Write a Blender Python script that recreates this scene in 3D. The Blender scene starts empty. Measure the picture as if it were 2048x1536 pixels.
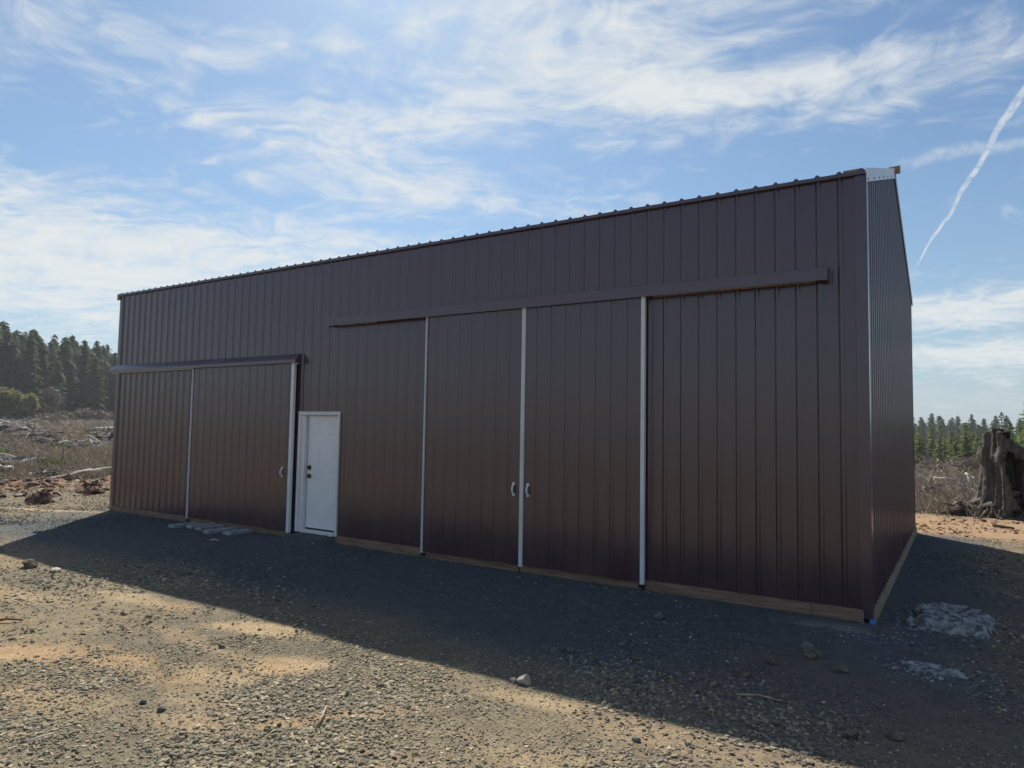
import bpy, bmesh, math, random
import numpy as np
from mathutils import Vector, Matrix, Euler

random.seed(7)
RNG = np.random.default_rng(11)
SC = bpy.context.scene
COL = SC.collection

# ------------------------------------------------------------------ camera
CAM_POS = Vector((0.8668, -8.4989, 2.0237))
YAW, PITCH, ROLL = -0.5734, 0.0628, 0.0170          # radians; yaw from +Y towards +X
fw = Vector((math.sin(YAW) * math.cos(PITCH), math.cos(YAW) * math.cos(PITCH), math.sin(PITCH)))
rt = Vector((math.cos(YAW), -math.sin(YAW), 0))
up = rt.cross(fw)
r2 = rt * math.cos(ROLL) + up * math.sin(ROLL)
u2 = -rt * math.sin(ROLL) + up * math.cos(ROLL)
cam_data = bpy.data.cameras.new('camera')
cam = bpy.data.objects.new('camera', cam_data)
COL.objects.link(cam)
M4 = Matrix((r2, u2, -fw)).transposed().to_4x4()
M4.translation = CAM_POS
cam.matrix_world = M4
cam_data.sensor_fit = 'HORIZONTAL'
cam_data.sensor_width = 36.0
cam_data.lens = 1392.2 / 2048 * 36.0
cam_data.clip_start = 0.1
cam_data.clip_end = 4000
SC.camera = cam

# ------------------------------------------------------------------ light
TO_SUN = Vector((-0.72, 0.743, 1.0)).normalized()
SUN_ELEV = math.asin(TO_SUN.z)
SUN_AZ = math.atan2(TO_SUN.x, TO_SUN.y)              # from +Y, clockwise towards +X
sl = bpy.data.lights.new('sun', 'SUN')
sl.energy = 4.9
sl.angle = math.radians(0.55)
sl.color = (1.0, 0.92, 0.79)
so = bpy.data.objects.new('sun', sl)
so.rotation_euler = (-TO_SUN).to_track_quat('-Z', 'Y').to_euler()
so.location = (-30, 30, 45)
COL.objects.link(so)

SC.view_settings.view_transform = 'Standard'
SC.view_settings.look = 'None'
SC.view_settings.gamma = 1.0
SC.view_settings.exposure = 0.55
SC.cycles.max_bounces = 6
SC.cycles.diffuse_bounces = 3
SC.cycles.glossy_bounces = 3
SC.cycles.transmission_bounces = 2
SC.cycles.volume_bounces = 0
SC.view_settings.use_curve_mapping = False


# small expression builder for shader node trees
class X:
    def __init__(self, nt, s):
        self.nt, self.s = nt, s

    def _op(self, op, *a, clamp=False):
        n = self.nt.nodes.new('ShaderNodeMath')
        n.operation = op
        n.use_clamp = clamp
        for i, v in enumerate((self,) + a):
            if isinstance(v, X):
                self.nt.links.new(v.s, n.inputs[i])
            else:
                n.inputs[i].default_value = v
        return X(self.nt, n.outputs[0])

    def __add__(self, o): return self._op('ADD', o)
    __radd__ = __add__
    def __sub__(self, o): return self._op('SUBTRACT', o)
    def __rsub__(self, o): return (self * -1.0) + o
    def __mul__(self, o): return self._op('MULTIPLY', o)
    __rmul__ = __mul__
    def __truediv__(self, o): return self._op('DIVIDE', o)
    def abs(self): return self._op('ABSOLUTE')
    def max(self, o): return self._op('MAXIMUM', o)
    def min(self, o): return self._op('MINIMUM', o)
    def exp(self): return self._op('EXPONENT')
    def pow(self, o): return self._op('POWER', o)
    def clamp(self): return self._op('ADD', 0.0, clamp=True)
    def atan2(self, o): return self._op('ARCTAN2', o)
    def asin(self): return self._op('ARCSINE')

    def smooth(self, a, b):
        n = self.nt.nodes.new('ShaderNodeMapRange')
        n.interpolation_type = 'SMOOTHSTEP'
        self.nt.links.new(self.s, n.inputs['Value'])
        n.inputs['From Min'].default_value = a
        n.inputs['From Max'].default_value = b
        return X(self.nt, n.outputs['Result'])


def comb(nt, x, y, z=0.0):
    n = nt.nodes.new('ShaderNodeCombineXYZ')
    for i, v in enumerate((x, y, z)):
        if isinstance(v, X):
            nt.links.new(v.s, n.inputs[i])
        else:
            n.inputs[i].default_value = v
    return n.outputs[0]


def sep(nt, s):
    n = nt.nodes.new('ShaderNodeSeparateXYZ')
    nt.links.new(s, n.inputs[0])
    return [X(nt, o) for o in n.outputs]


def noise(nt, vec, scale, detail=4.0, rough=0.55, dist=0.0, lac=2.0):
    n = nt.nodes.new('ShaderNodeTexNoise')
    n.inputs['Scale'].default_value = scale
    n.inputs['Detail'].default_value = detail
    n.inputs['Roughness'].default_value = rough
    n.inputs['Distortion'].default_value = dist
    n.inputs['Lacunarity'].default_value = lac
    if vec is not None:
        nt.links.new(vec, n.inputs['Vector'])
    return X(nt, n.outputs[0])


def mixc(nt, fac, a, b):
    n = nt.nodes.new('ShaderNodeMix')
    n.data_type = 'RGBA'
    for sock, v in ((n.inputs[0], fac), (n.inputs[6], a), (n.inputs[7], b)):
        if isinstance(v, X):
            nt.links.new(v.s, sock)
        elif hasattr(v, 'is_output'):
            nt.links.new(v, sock)
        elif isinstance(v, (int, float)):
            sock.default_value = v
        else:
            sock.default_value = (*v, 1.0)
    return n.outputs[2]


# ------------------------------------------------------------------ sky
SKY_STRENGTH = 0.066
world = bpy.data.worlds.new('World')
SC.world = world
world.use_nodes = True
world.cycles.sampling_method = 'MANUAL'
world.cycles.sample_map_resolution = 256
nt = world.node_tree
nt.nodes.clear()
wout = nt.nodes.new('ShaderNodeOutputWorld')
bg = nt.nodes.new('ShaderNodeBackground')
sky = nt.nodes.new('ShaderNodeTexSky')
sky.sky_type = 'NISHITA'
sky.sun_disc = False
sky.sun_elevation = SUN_ELEV
sky.sun_rotation = SUN_AZ
sky.altitude = 200
sky.air_density = 1.0
sky.dust_density = 0.55
sky.ozone_density = 1.6
tc = nt.nodes.new('ShaderNodeTexCoord')
dx, dy, dz = sep(nt, tc.outputs['Generated'])
az = dx.atan2(dy)
el = dz.asin()


def blob(a0, e0, sa, se, amp, tilt=0.0):
    a = (az - a0)
    e = (el - e0) - a * tilt
    q = (a / sa) * (a / sa) + (e / se) * (e / se)
    return (q * -1.0).exp() * amp


bias = None
for b in [
    # puffy band over the building
    (-0.80, 0.395, 0.15, 0.036, 0.36, 0.10), (-0.55, 0.475, 0.18, 0.060, 0.40, 0.10), (-0.36, 0.455, 0.12, 0.060, 0.40, 0.0),
    (-0.14, 0.440, 0.15, 0.032, 0.34, -0.02), (0.05, 0.435, 0.12, 0.026, 0.30, 0.0), (-0.70, 0.57, 0.30, 0.05, 0.18, 0.0),
    # broad sheet low on the left, streaks
    (-1.10, 0.190, 0.30, 0.080, 0.56, -0.06), (-0.72, 0.325, 0.17, 0.026, 0.36, -0.02), (-0.78, 0.235, 0.17, 0.022, 0.26, -0.08),
    (-1.12, 0.470, 0.10, 0.040, 0.20, 0.0), (-1.02, 0.395, 0.14, 0.016, 0.16, -0.18),
    # low streaks on the right
    (0.03, 0.152, 0.14, 0.026, 0.50, 0.10), (0.03, 0.098, 0.16, 0.013, 0.46, 0.02),
    # clear gaps
    (-1.18, 0.325, 0.16, 0.045, -0.22, 0.0), (-0.45, 0.375, 0.20, 0.035, -0.20, 0.05), (-0.02, 0.33, 0.15, 0.07, -0.32, 0.0),
    (-0.90, 0.30, 0.12, 0.018, -0.14, -0.05), (-0.25, 0.34, 0.14, 0.045, -0.18, 0.0),
    (0.0, 0.235, 0.14, 0.03, -0.30, 0.0), (0.03, 0.122, 0.2, 0.010, -0.22, 0.0),
]:
    g = blob(*b)
    bias = g if bias is None else bias + g
px_ = dx / (dz.max(0.0) + 0.16)
py_ = dy / (dz.max(0.0) + 0.16)
rotx = px_ * 0.80 + py_ * 0.60
roty = py_ * 0.80 - px_ * 0.60
wn = nt.nodes.new('ShaderNodeTexNoise')
wn.inputs['Scale'].default_value = 2.2
wn.inputs['Detail'].default_value = 3.0
nt.links.new(comb(nt, px_, py_, 0.4), wn.inputs['Vector'])
wxn, wyn, _ = sep(nt, wn.outputs['Color'])
qx = px_ + (wxn - 0.5) * 0.55
qy = py_ + (wyn - 0.5) * 0.55
puff = noise(nt, comb(nt, qx, qy, 3.7), 10.0, 6.0, 0.60, 0.3)
wisp = noise(nt, comb(nt, (qx * 0.8 + qy * 0.6) * 0.55, (qy * 0.8 - qx * 0.6) * 2.6, 1.2), 3.6, 6.0, 0.58, 0.4)
streak = noise(nt, comb(nt, az * 2.0 + el * 0.8 + (wxn - 0.5) * 0.3, el * 13.0 + (wyn - 0.5) * 1.2, 5.1), 2.6, 6.0, 0.56, 0.3)
nz = puff * 0.42 + wisp * 0.30 + streak * 0.28
dens = ((nz - 0.5) * 5.6 + bias * 2.0 - 0.16)
cover = dens.smooth(-0.50, 1.30)
cover = (cover * 0.93 + 0.02) * el.smooth(0.005, 0.07)

# contrail
t0, t1 = (-0.048, 0.204), (0.068, 0.386)
lx, ly = t1[0] - t0[0], t1[1] - t0[1]
ln = math.hypot(lx, ly)
lx, ly = lx / ln, ly / ln
wob = noise(nt, comb(nt, az, el, 0.0), 16.0, 2.0, 0.6)
fine = noise(nt, comb(nt, az, el, 4.0), 75.0, 3.0, 0.65, 0.4)
ca = (az - t0[0])
ce = (el - t0[1])
tt = (ca * lx + ce * ly) / ln
ss = (ca * ly - ce * lx) + (wob - 0.5) * 0.016
wid = (tt.max(0.0)) * 0.0050 + 0.0012
trail = 1.0 - (ss.abs() / wid).smooth(0.35, 1.0)
trail = trail * tt.smooth(-0.02, 0.10) * (1.0 - tt.smooth(1.3, 1.9)) * (fine * 2.6 - 0.55).clamp()
s2 = (el - 0.334) - (az * 0.02) + (wob - 0.5) * 0.03
trail2 = (1.0 - s2.abs().smooth(0.001, 0.011)) * az.smooth(-0.085, -0.02) * (1.0 - az.smooth(0.12, 0.2)) * (fine * 1.4 - 0.15).clamp() * 0.55
cover = cover.max(trail * 0.66).max(trail2)
# pale air close to the horizon
hz = (el.abs() * -7.5).exp() * 0.96
grade = nt.nodes.new('ShaderNodeVectorMath')
grade.operation = 'MULTIPLY'
nt.links.new(sky.outputs[0], grade.inputs[0])
grade.inputs[1].default_value = (0.76, 0.96, 1.06)
air = mixc(nt, hz, grade.outputs[0], (4.2, 5.0, 5.6))
lp = mixc(nt, cover.clamp(), air, (8.2, 8.5, 8.5))
nt.links.new(lp, bg.inputs['Color'])
bg.inputs['Strength'].default_value = SKY_STRENGTH
nt.links.new(bg.outputs[0], wout.inputs['Surface'])


# ------------------------------------------------------------------ helpers
def new_mat(name):
    m = bpy.data.materials.new(name)
    m.use_nodes = True
    n = m.node_tree
    b = n.nodes['Principled BSDF']
    return m, n, b


def coords(n, kind='Object'):
    return n.nodes.new('ShaderNodeTexCoord').outputs[kind]


def bump(n, b, h, strength, dist):
    bm_ = n.nodes.new('ShaderNodeBump')
    bm_.inputs['Strength'].default_value = strength
    bm_.inputs['Distance'].default_value = dist
    n.links.new(h.s if isinstance(h, X) else h, bm_.inputs['Height'])
    n.links.new(bm_.outputs[0], b.inputs['Normal'])


def world_pos(n):
    return n.nodes.new('ShaderNodeNewGeometry').outputs['Position']


def scaled(n, vec, s):
    x, y, z = sep(n, vec)
    return comb(n, x * s[0], y * s[1], z * s[2])


def simple_mat(name, col, rough=0.6, metal=0.0, var=0.25, scale=6.0, stretch=(1, 1, 1), bstr=0.2, bdist=0.01, bscale=None, col2=None, spec=0.5):
    m, n, b = new_mat(name)
    v = scaled(n, world_pos(n), stretch)
    t = noise(n, v, scale, 6.0, 0.6, 0.2)
    c2 = col2 if col2 else tuple(c * (1 - var * 1.6) for c in col)
    c1 = tuple(min(1, c * (1 + var * 0.6)) for c in col)
    n.links.new(mixc(n, t.smooth(0.3, 0.7), c2, c1), b.inputs['Base Color'])
    b.inputs['Roughness'].default_value = rough
    b.inputs['Metallic'].default_value = metal
    b.inputs['Specular IOR Level'].default_value = spec
    if bstr > 0:
        bump(n, b, noise(n, v, bscale or scale * 4, 5.0, 0.6), bstr, bdist)
    return m


def painted_steel(name, col, bs=0.55):
    m, n, b = new_mat(name)
    p = world_pos(n)
    oil = noise(n, scaled(n, p, (3.0, 3.0, 0.55)), 1.6, 3.0, 0.5)
    strk = noise(n, scaled(n, p, (30.0, 30.0, 0.5)), 1.0, 4.0, 0.6)
    dust = noise(n, scaled(n, p, (2.0, 2.0, 1.0)), 1.4, 6.0, 0.6)
    x, y, z = sep(n, p)
    low = (1.0 - z.smooth(0.1, 0.9)) * dust.smooth(0.35, 0.75) * 0.35
    base = mixc(n, strk.smooth(0.25, 0.8) * 0.25, tuple(c * 0.9 for c in col), tuple(c * 1.18 for c in col))
    base = mixc(n, (low + dust.smooth(0.5, 0.8) * 0.05), base, (0.10, 0.085, 0.07))
    n.links.new(base, b.inputs['Base Color'])
    rr = strk * 0.06 + dust * 0.08 + 0.15
    n.links.new(rr.s, b.inputs['Roughness'])
    b.inputs['Specular IOR Level'].default_value = 1.0
    bump(n, b, oil * 1.0 + strk * 0.04, bs, 0.014)
    return m


MAT = {}
MAT['steel'] = painted_steel('brown_painted_steel', (0.062, 0.027, 0.041))
MAT['steel_gable'] = painted_steel('brown_painted_steel_gable', (0.062, 0.027, 0.041), 0.08)
MAT['steel_trim'] = painted_steel('brown_trim_steel', (0.068, 0.034, 0.053))
MAT['galv'] = simple_mat('galvanised_steel', (0.62, 0.66, 0.70), 0.42, 0.55, 0.08, 9, bstr=0.06)
MAT['white_metal'] = simple_mat('white_metal_trim', (0.80, 0.81, 0.82), 0.38, 0.0, 0.05, 3, bstr=0.03)
MAT['white_paint'] = simple_mat('white_paint', (0.83, 0.84, 0.85), 0.45, 0.0, 0.04, 2, bstr=0.05)
MAT['frame_paint'] = simple_mat('primed_wood', (0.76, 0.76, 0.75), 0.55, 0.0, 0.08, 4, (6, 6, 0.4), 0.08)
MAT['black'] = simple_mat('black_hardware', (0.02, 0.02, 0.022), 0.35, 0.4, 0.1)
MAT['rubber'] = simple_mat('black_rubber', (0.018, 0.018, 0.02), 0.7, 0.0, 0.1)
MAT['board'] = simple_mat('treated_lumber', (0.27, 0.175, 0.115), 0.75, 0.0, 0.3, 2.0, (1.0, 1.0, 22.0), 0.3, 0.004)
MAT['board_side'] = simple_mat('weathered_lumber', (0.30, 0.23, 0.15), 0.8, 0.0, 0.25, 2.0, (1.0, 1.0, 22.0), 0.3, 0.004)
MAT['raw_wood'] = simple_mat('raw_wood', (0.36, 0.25, 0.13), 0.75, 0.0, 0.3, 3.0, (6, 1, 6), 0.2, 0.003)
MAT['core'] = simple_mat('dark_interior', (0.05, 0.045, 0.04), 0.9, 0.0, 0.1)
MAT['blue'] = simple_mat('blue_plastic', (0.05, 0.22, 0.62), 0.5, 0.0, 0.25, 25)
MAT['plank'] = simple_mat('grey_plank', (0.34, 0.36, 0.37), 0.8, 0.0, 0.25, 7, (1, 1, 1), 0.3, 0.004)
MAT['twig'] = simple_mat('dry_twig', (0.42, 0.33, 0.22), 0.85, 0.0, 0.3, 12)
MAT['twig_red'] = simple_mat('red_twig', (0.24, 0.10, 0.05), 0.85, 0.0, 0.3, 12)
MAT['twig_pale'] = simple_mat('pale_twig', (0.62, 0.58, 0.50), 0.85, 0.0, 0.15, 12)


def link_mesh(name, verts, faces, mat, parent=None, smooth=False):
    me = bpy.data.meshes.new(name)
    me.from_pydata([tuple(v) for v in verts], [], faces)
    me.update()
    if isinstance(mat, (list, tuple)):
        for m in mat:
            me.materials.append(m)
    else:
        me.materials.append(mat)
    if smooth:
        me.polygons.foreach_set('use_smooth', [True] * len(me.polygons))
    o = bpy.data.objects.new(name, me)
    COL.objects.link(o)
    o.parent = parent
    return o


def tag(o, label=None, cat=None, group=None, kind=None):
    if label: o['label'] = label
    if cat: o['category'] = cat
    if group: o['group'] = group
    if kind: o['kind'] = kind
    return o


def empty(name, loc=(0, 0, 0), rz=0.0, scale=1.0):
    o = bpy.data.objects.new(name, None)
    o.empty_display_size = 0.3
    COL.objects.link(o)
    o.location = loc
    o.rotation_euler = (0, 0, rz)
    o.scale = (scale,) * 3
    return o


def bevel_obj(o, w=0.004, seg=2):
    md = o.modifiers.new('bevel', 'BEVEL')
    md.width = w
    md.segments = seg
    md.limit_method = 'ANGLE'
    return o


def box_geo(x0, x1, y0, y1, z0, z1):
    v = [(x0, y0, z0), (x1, y0, z0), (x1, y1, z0), (x0, y1, z0), (x0, y0, z1), (x1, y0, z1), (x1, y1, z1), (x0, y1, z1)]
    f = [(0, 3, 2, 1), (4, 5, 6, 7), (0, 1, 5, 4), (1, 2, 6, 5), (2, 3, 7, 6), (3, 0, 4, 7)]
    return v, f


def box(name, x0, x1, y0, y1, z0, z1, mat, parent=None, bev=0.0):
    v, f = box_geo(x0, x1, y0, y1, z0, z1)
    o = link_mesh(name, v, f, mat, parent)
    if bev:
        bevel_obj(o, bev)
    return o


def merge(parts):
    V, F = [], []
    for v, f in parts:
        k = len(V)
        V += list(v)
        F += [tuple(i + k for i in q) for q in f]
    return V, F


def prism(poly, axis, a, b):
    """closed prism: poly is a list of 2d points in the plane normal to axis ('x' -> (y,z), 'y' -> (x,z), 'z' -> (x,y))"""
    n = len(poly)
    def p(q, t):
        return {'x': (t, q[0], q[1]), 'y': (q[0], t, q[1]), 'z': (q[0], q[1], t)}[axis]
    v = [p(q, a) for q in poly] + [p(q, b) for q in poly]
    f = [tuple(range(n)), tuple(range(2 * n - 1, n - 1, -1))]
    f += [(i, i + n, (i + 1) % n + n, (i + 1) % n) for i in range(n)]
    return v, f


def fix_normals(o):
    bm_ = bmesh.new()
    bm_.from_mesh(o.data)
    bmesh.ops.recalc_face_normals(bm_, faces=bm_.faces)
    bm_.to_mesh(o.data)
    bm_.free()
    return o


def tube_geo(pts, radii, n=7, jitter=0.0):
    pts = [Vector(p) for p in pts]
    V, F = [], []
    for i, p in enumerate(pts):
        d = (pts[min(i + 1, len(pts) - 1)] - pts[max(i - 1, 0)]).normalized()
        a = d.orthogonal().normalized()
        b = d.cross(a)
        for k in range(n):
            t = 2 * math.pi * k / n
            r = radii[i] * (1 + random.uniform(-jitter, jitter))
            V.append(tuple(p + a * (math.cos(t) * r) + b * (math.sin(t) * r)))
    for i in range(len(pts) - 1):
        for k in range(n):
            F.append((i * n + k, i * n + (k + 1) % n, (i + 1) * n + (k + 1) % n, (i + 1) * n + k))
    F.append(tuple(reversed(range(n))))
    F.append(tuple(range((len(pts) - 1) * n, len(pts) * n)))
    return V, F


# ------------------------------------------------------------------ terrain
def sst(a, b, x):
    t = np.clip((x - a) / (b - a), 0, 1)
    return t * t * (3 - 2 * t)


def vnoise(x, y, s, seed=0):
    """smooth value noise 0..1"""
    x = np.asarray(x, float) * s + 100.0 + seed * 17.3
    y = np.asarray(y, float) * s + 57.0 + seed * 9.1
    xi, yi = np.floor(x), np.floor(y)
    fx, fy = x - xi, y - yi
    fx, fy = fx * fx * (3 - 2 * fx), fy * fy * (3 - 2 * fy)

    def h(a, b):
        v = np.sin(a * 127.1 + b * 311.7 + seed * 74.7) * 43758.5453
        return v - np.floor(v)
    return (h(xi, yi) * (1 - fx) + h(xi + 1, yi) * fx) * (1 - fy) + (h(xi, yi + 1) * (1 - fx) + h(xi + 1, yi + 1) * fx) * fy


def fbm(x, y, s, seed=0, o=4):
    a, t, tot = 1.0, 0.0, 0.0
    for i in range(o):
        t = t + a * vnoise(x, y, s * 2 ** i, seed + i * 3)
        tot += a
        a *= 0.55
    return t / tot


def gz(x, y):
    x = np.asarray(x, float)
    y = np.asarray(y, float)
    u = -x - 21.0
    z = np.where(u > 0, 0.018 * u, 0) + 0.10 * np.maximum(0, -x - 235.0)
    z = np.minimum(z, 9.0)
    w = sst(-70, -25, x)
    drop = -0.018 * np.maximum(0, y - 16) - 0.03 * np.maximum(0, y - 110)
    drop = np.maximum(drop, -16.0)
    z = z * (1 - w) + w * drop
    z = z + 0.22 * np.exp(-((x + 21.5 + 0.25 * (y - 1.0)) / 1.3) ** 2) * sst(-9, -3, y) * (1 - sst(9, 16, y)) * (0.75 + 0.25 * np.sin(y * 1.9) + 0.15 * np.sin(y * 4.3 + x))
    off = sst(0.25, 1.6, np.maximum(np.maximum(-y, y - 8.2), np.maximum(x, -15.4 - x)))
    z = z + off * (0.05 * (fbm(x, y, 0.45, 2, 3) - 0.5) + 0.030 * (fbm(x, y, 1.9, 5, 3) - 0.5))
    z = z + 0.125 * np.exp(-((x + 8.66) / 0.55) ** 6 - (np.minimum(y, 0.0) / 0.55) ** 2) * (y < 0.3)
    far = sst(12, 40, np.hypot(x + 7, y - 4))
    z = z + far * (0.25 * np.sin(x * 0.11 + 0.7) * np.cos(y * 0.13) + 0.12 * np.sin(x * 0.37 + y * 0.29) + 0.05 * np.sin(x * 1.1 - y * 0.8))
    berm = np.exp(-((x + 21.5 + 0.25 * (y - 1.0)) / 1.6) ** 2) * sst(-9, -3, y) * (1 - sst(9, 16, y))
    z = z + berm * 0.55 * (fbm(x, y, 1.1, 9, 5) - 0.45)
    return z


def g1(x, y):
    return float(gz(x, y))


# bare dirt patches in the crushed rock (centre, half axes, angle, strength)
PATCH = [(-4.96, -3.92, 0.62, 0.24, 0.35, 1.0), (-3.97, -4.47, 0.42, 0.22, 0.6, 1.0), (-4.22, -4.98, 0.40, 0.22, 0.3, 0.8),
         (-5.75, -5.50, 0.85, 0.25, 0.35, 0.95), (-5.1, -5.22, 0.55, 0.2, 0.3, 0.85), (-6.8, -4.02, 0.9, 0.16, 0.1, 0.7),
         (-2.95, -3.72, 0.45, 0.10, 0.25, 0.6), (-2.85, -5.02, 0.75, 0.12, 0.9, 0.85), (-1.72, -3.92, 0.75, 0.14, 0.1, 0.75),
         (-0.6, -3.95, 0.9, 0.22, 0.05, 0.8), (-3.45, -5.55, 0.35, 0.16, 0.4, 0.75), (-8.3, -4.75, 0.8, 0.14, 0.2, 0.6), (-1.35, -4.75, 0.5, 0.18, 0.5, 0.6),
         (-17.2, -1.15, 2.6, 0.16, 0.38, 0.9), (-4.9, -6.1, 0.8, 0.3, 0.4, 0.6)]


def dirt_amount(x, y):
    d = np.zeros_like(x)
    wob = (fbm(x, y, 2.6, 21, 4) - 0.5)
    for cx, cy, a, b, an, s in PATCH:
        c, sn = math.cos(an), math.sin(an)
        px = (x - cx) * c + (y - cy) * sn
        py = -(x - cx) * sn + (y - cy) * c
        q = np.sqrt((px / a) ** 2 + (py / b) ** 2) + wob * 1.3
        d = np.maximum(d, s * (1 - sst(0.35, 1.35, q)))
    gen = sst(0.52, 0.70, fbm(x, y, 0.7, 31, 5)) * 0.30 * sst(2.6, 4.2, -y)
    # compacted wheel tracks running along the yard
    for c0, sl_, w_ in ((-5.32, 0.10, 0.20), (-6.75, 0.12, 0.20), (-4.62, 0.03, 0.14)):
        q = np.abs(y - (c0 + sl_ * (x + 5) + 0.18 * np.sin(x * 0.7))) / w_ + wob * 1.5
        d = np.maximum(d, 0.5 * (1 - sst(0.3, 1.3, q)) * sst(0.35, 0.60, fbm(x, y, 0.5, 131, 3)))
    return np.clip(np.maximum(d, gen), 0, 1)


def zones(x, y):
    """masks: dark fresh gravel by the wall, brown dirt on the right, orange road behind, red berm, clear-cut"""
    n1 = (fbm(x, y, 0.5, 41, 4) - 0.5)
    n2 = (fbm(x, y, 1.6, 45, 4) - 0.5)
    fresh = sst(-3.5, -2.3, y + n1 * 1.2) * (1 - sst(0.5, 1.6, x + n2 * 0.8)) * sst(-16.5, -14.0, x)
    right = sst(0.4, 1.5, x + n2 * 0.9 - 0.22 * np.maximum(0, y))
    right = np.maximum(right, sst(-1.9, -0.4, x + n2 * 1.4) * (1 - sst(-2.2, -1.2, y + n1 * 1.0)) * sst(-6, -3, y) * 0.75)
    road = sst(-9, -2, x) * sst(7.6, 8.8, y) * (1 - sst(11.8, 12.9, y + n2 * 1.0))
    road = np.maximum(road, sst(1.2, 2.6, x) * sst(4.0, 6.5, y) * (1 - sst(11.8, 12.9, y + n2)))
    red = np.exp(-((x + 21.6 + 0.25 * (y - 1.0)) / 1.5) ** 2)
    wild = np.maximum(sst(22.6, 24.2, -x - 0.25 * (y - 1.0) + n1 * 1.5), sst(12.2, 13.2, y + n2 * 1.0))
    wild = np.maximum(wild, sst(25, 45, np.hypot(x + 4, y + 2)))
    return fresh, right, road, red, wild


def lerp3(c, col, m):
    return c * (1 - m[:, None]) + np.array(col)[None, :] * m[:, None]


def ground_colour(x, y):
    fresh, right, road, red, wild = zones(x, y)
    dirt = dirt_amount(x, y)
    n3 = fbm(x, y, 0.35, 51, 5)
    n4 = fbm(x, y, 2.2, 55, 4)
    c = np.tile(np.array([0.160, 0.140, 0.104]), (len(x), 1))
    c = lerp3(c, (0.225, 0.186, 0.125), sst(0.42, 0.62, n3))
    orange = sst(0.45, 0.65, fbm(x, y, 0.8, 61, 3))
    dcol = lerp3(np.tile(np.array([0.40, 0.305, 0.185]), (len(x), 1)), (0.385, 0.265, 0.15), orange)
    c = c * (1 - dirt[:, None]) + dcol * dirt[:, None]
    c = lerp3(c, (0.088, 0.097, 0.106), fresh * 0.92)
    c = lerp3(c, (0.15, 0.118, 0.092), right * 0.9)  # dirt on the right darkened, the barn's shade put into its colour
    pale = np.exp(-(((x + 0.30) / 0.45) ** 2 + ((y + 0.55) / 0.28) ** 2))
    c = lerp3(c, (0.26, 0.26, 0.25), pale * sst(0.4, 0.6, n4))
    c = lerp3(c, (0.35, 0.23, 0.135), road * (0.75 + 0.25 * n4))
    c = lerp3(c, (0.27, 0.165, 0.105), np.clip(red * 1.2 * sst(0.30, 0.55, n4 + 0.08), 0, 1))
    wcol = lerp3(np.tile(np.array([0.235, 0.195, 0.145]), (len(x), 1)), (0.15, 0.15, 0.075), sst(0.45, 0.66, fbm(x, y, 0.16, 71, 5)))
    wcol = lerp3(wcol, (0.15, 0.115, 0.085), sst(0.5, 0.7, fbm(x, y, 0.6, 75, 4)) * 0.8)
    c = c * (1 - wild[:, None]) + wcol * wild[:, None]
    return c


def axis_coords(lo, hi, step, far_lo, far_hi, grow=1.12):
    c = list(np.arange(lo, hi + 1e-6, step))
    s, v = step, hi
    while v < far_hi:
        s *= grow
        v += s
        c.append(min(v, far_hi))
    s, v = step, lo
    pre = []
    while v > far_lo:
        s *= grow
        v -= s
        pre.append(max(v, far_lo))
    return np.array(sorted(set(pre + c)))


xs = axis_coords(-24.0, 4.0, 0.085, -900, 900, 1.07)
ys = axis_coords(-8.6, 2.2, 0.07, -900, 900, 1.05)
GX, GY = np.meshgrid(xs, ys)
gx, gy = GX.ravel(), GY.ravel()
gzz = gz(gx, gy)
nx, ny = len(xs), len(ys)
ii = np.arange(nx * ny).reshape(ny, nx)
quads = np.stack([ii[:-1, :-1], ii[:-1, 1:], ii[1:, 1:], ii[1:, :-1]], -1).reshape(-1, 4)


def np_mesh(name, V, F, mat, smooth=False):
    """V (n,3) array, F (m,k) int array"""
    me = bpy.data.meshes.new(name)
    V = np.ascontiguousarray(V, dtype=np.float32)
    F = np.ascontiguousarray(F, dtype=np.int32)
    k = F.shape[1]
    me.vertices.add(len(V))
    me.vertices.foreach_set('co', V.ravel())
    me.loops.add(F.size)
    me.loops.foreach_set('vertex_index', F.ravel())
    me.polygons.add(len(F))
    me.polygons.foreach_set('loop_start', np.arange(0, F.size, k, dtype=np.int32))
    me.polygons.foreach_set('use_smooth', np.full(len(F), smooth))
    me.update(calc_edges=True)
    me.materials.append(mat)
    return me


def add_colour(me, cols, name='tint'):
    a = me.color_attributes.new(name, 'FLOAT_COLOR', 'POINT')
    c = np.concatenate([np.asarray(cols, np.float32), np.ones((len(cols), 1), np.float32)], 1)
    a.data.foreach_set('color', c.ravel())


gm, n, b = new_mat('ground_material')
at = n.nodes.new('ShaderNodeAttribute')
at.attribute_name = 'tint'
wp = world_pos(n)
fine_n = noise(n, wp, 34.0, 6.0, 0.7)
mid_n = noise(n, wp, 5.0, 6.0, 0.62)
grit = noise(n, wp, 150.0, 3.0, 0.75)
fac = (fine_n - 0.5) * 0.8 + (mid_n - 0.5) * 1.0 + (grit - 0.5) * 1.1 + 1.0
hsv = n.nodes.new('ShaderNodeVectorMath')
hsv.operation = 'SCALE'
n.links.new(at.outputs['Color'], hsv.inputs[0])
n.links.new(fac.s, hsv.inputs['Scale'])
n.links.new(hsv.outputs[0], b.inputs['Base Color'])
b.inputs['Roughness'].default_value = 0.95
b.inputs['Specular IOR Level'].default_value = 0.15
bump(n, b, fine_n * 0.5 + mid_n * 1.6 + grit * 0.22, 0.8, 0.03)
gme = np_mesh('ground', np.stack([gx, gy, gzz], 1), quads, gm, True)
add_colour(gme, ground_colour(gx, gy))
ground = bpy.data.objects.new('ground', gme)
COL.objects.link(ground)
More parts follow.
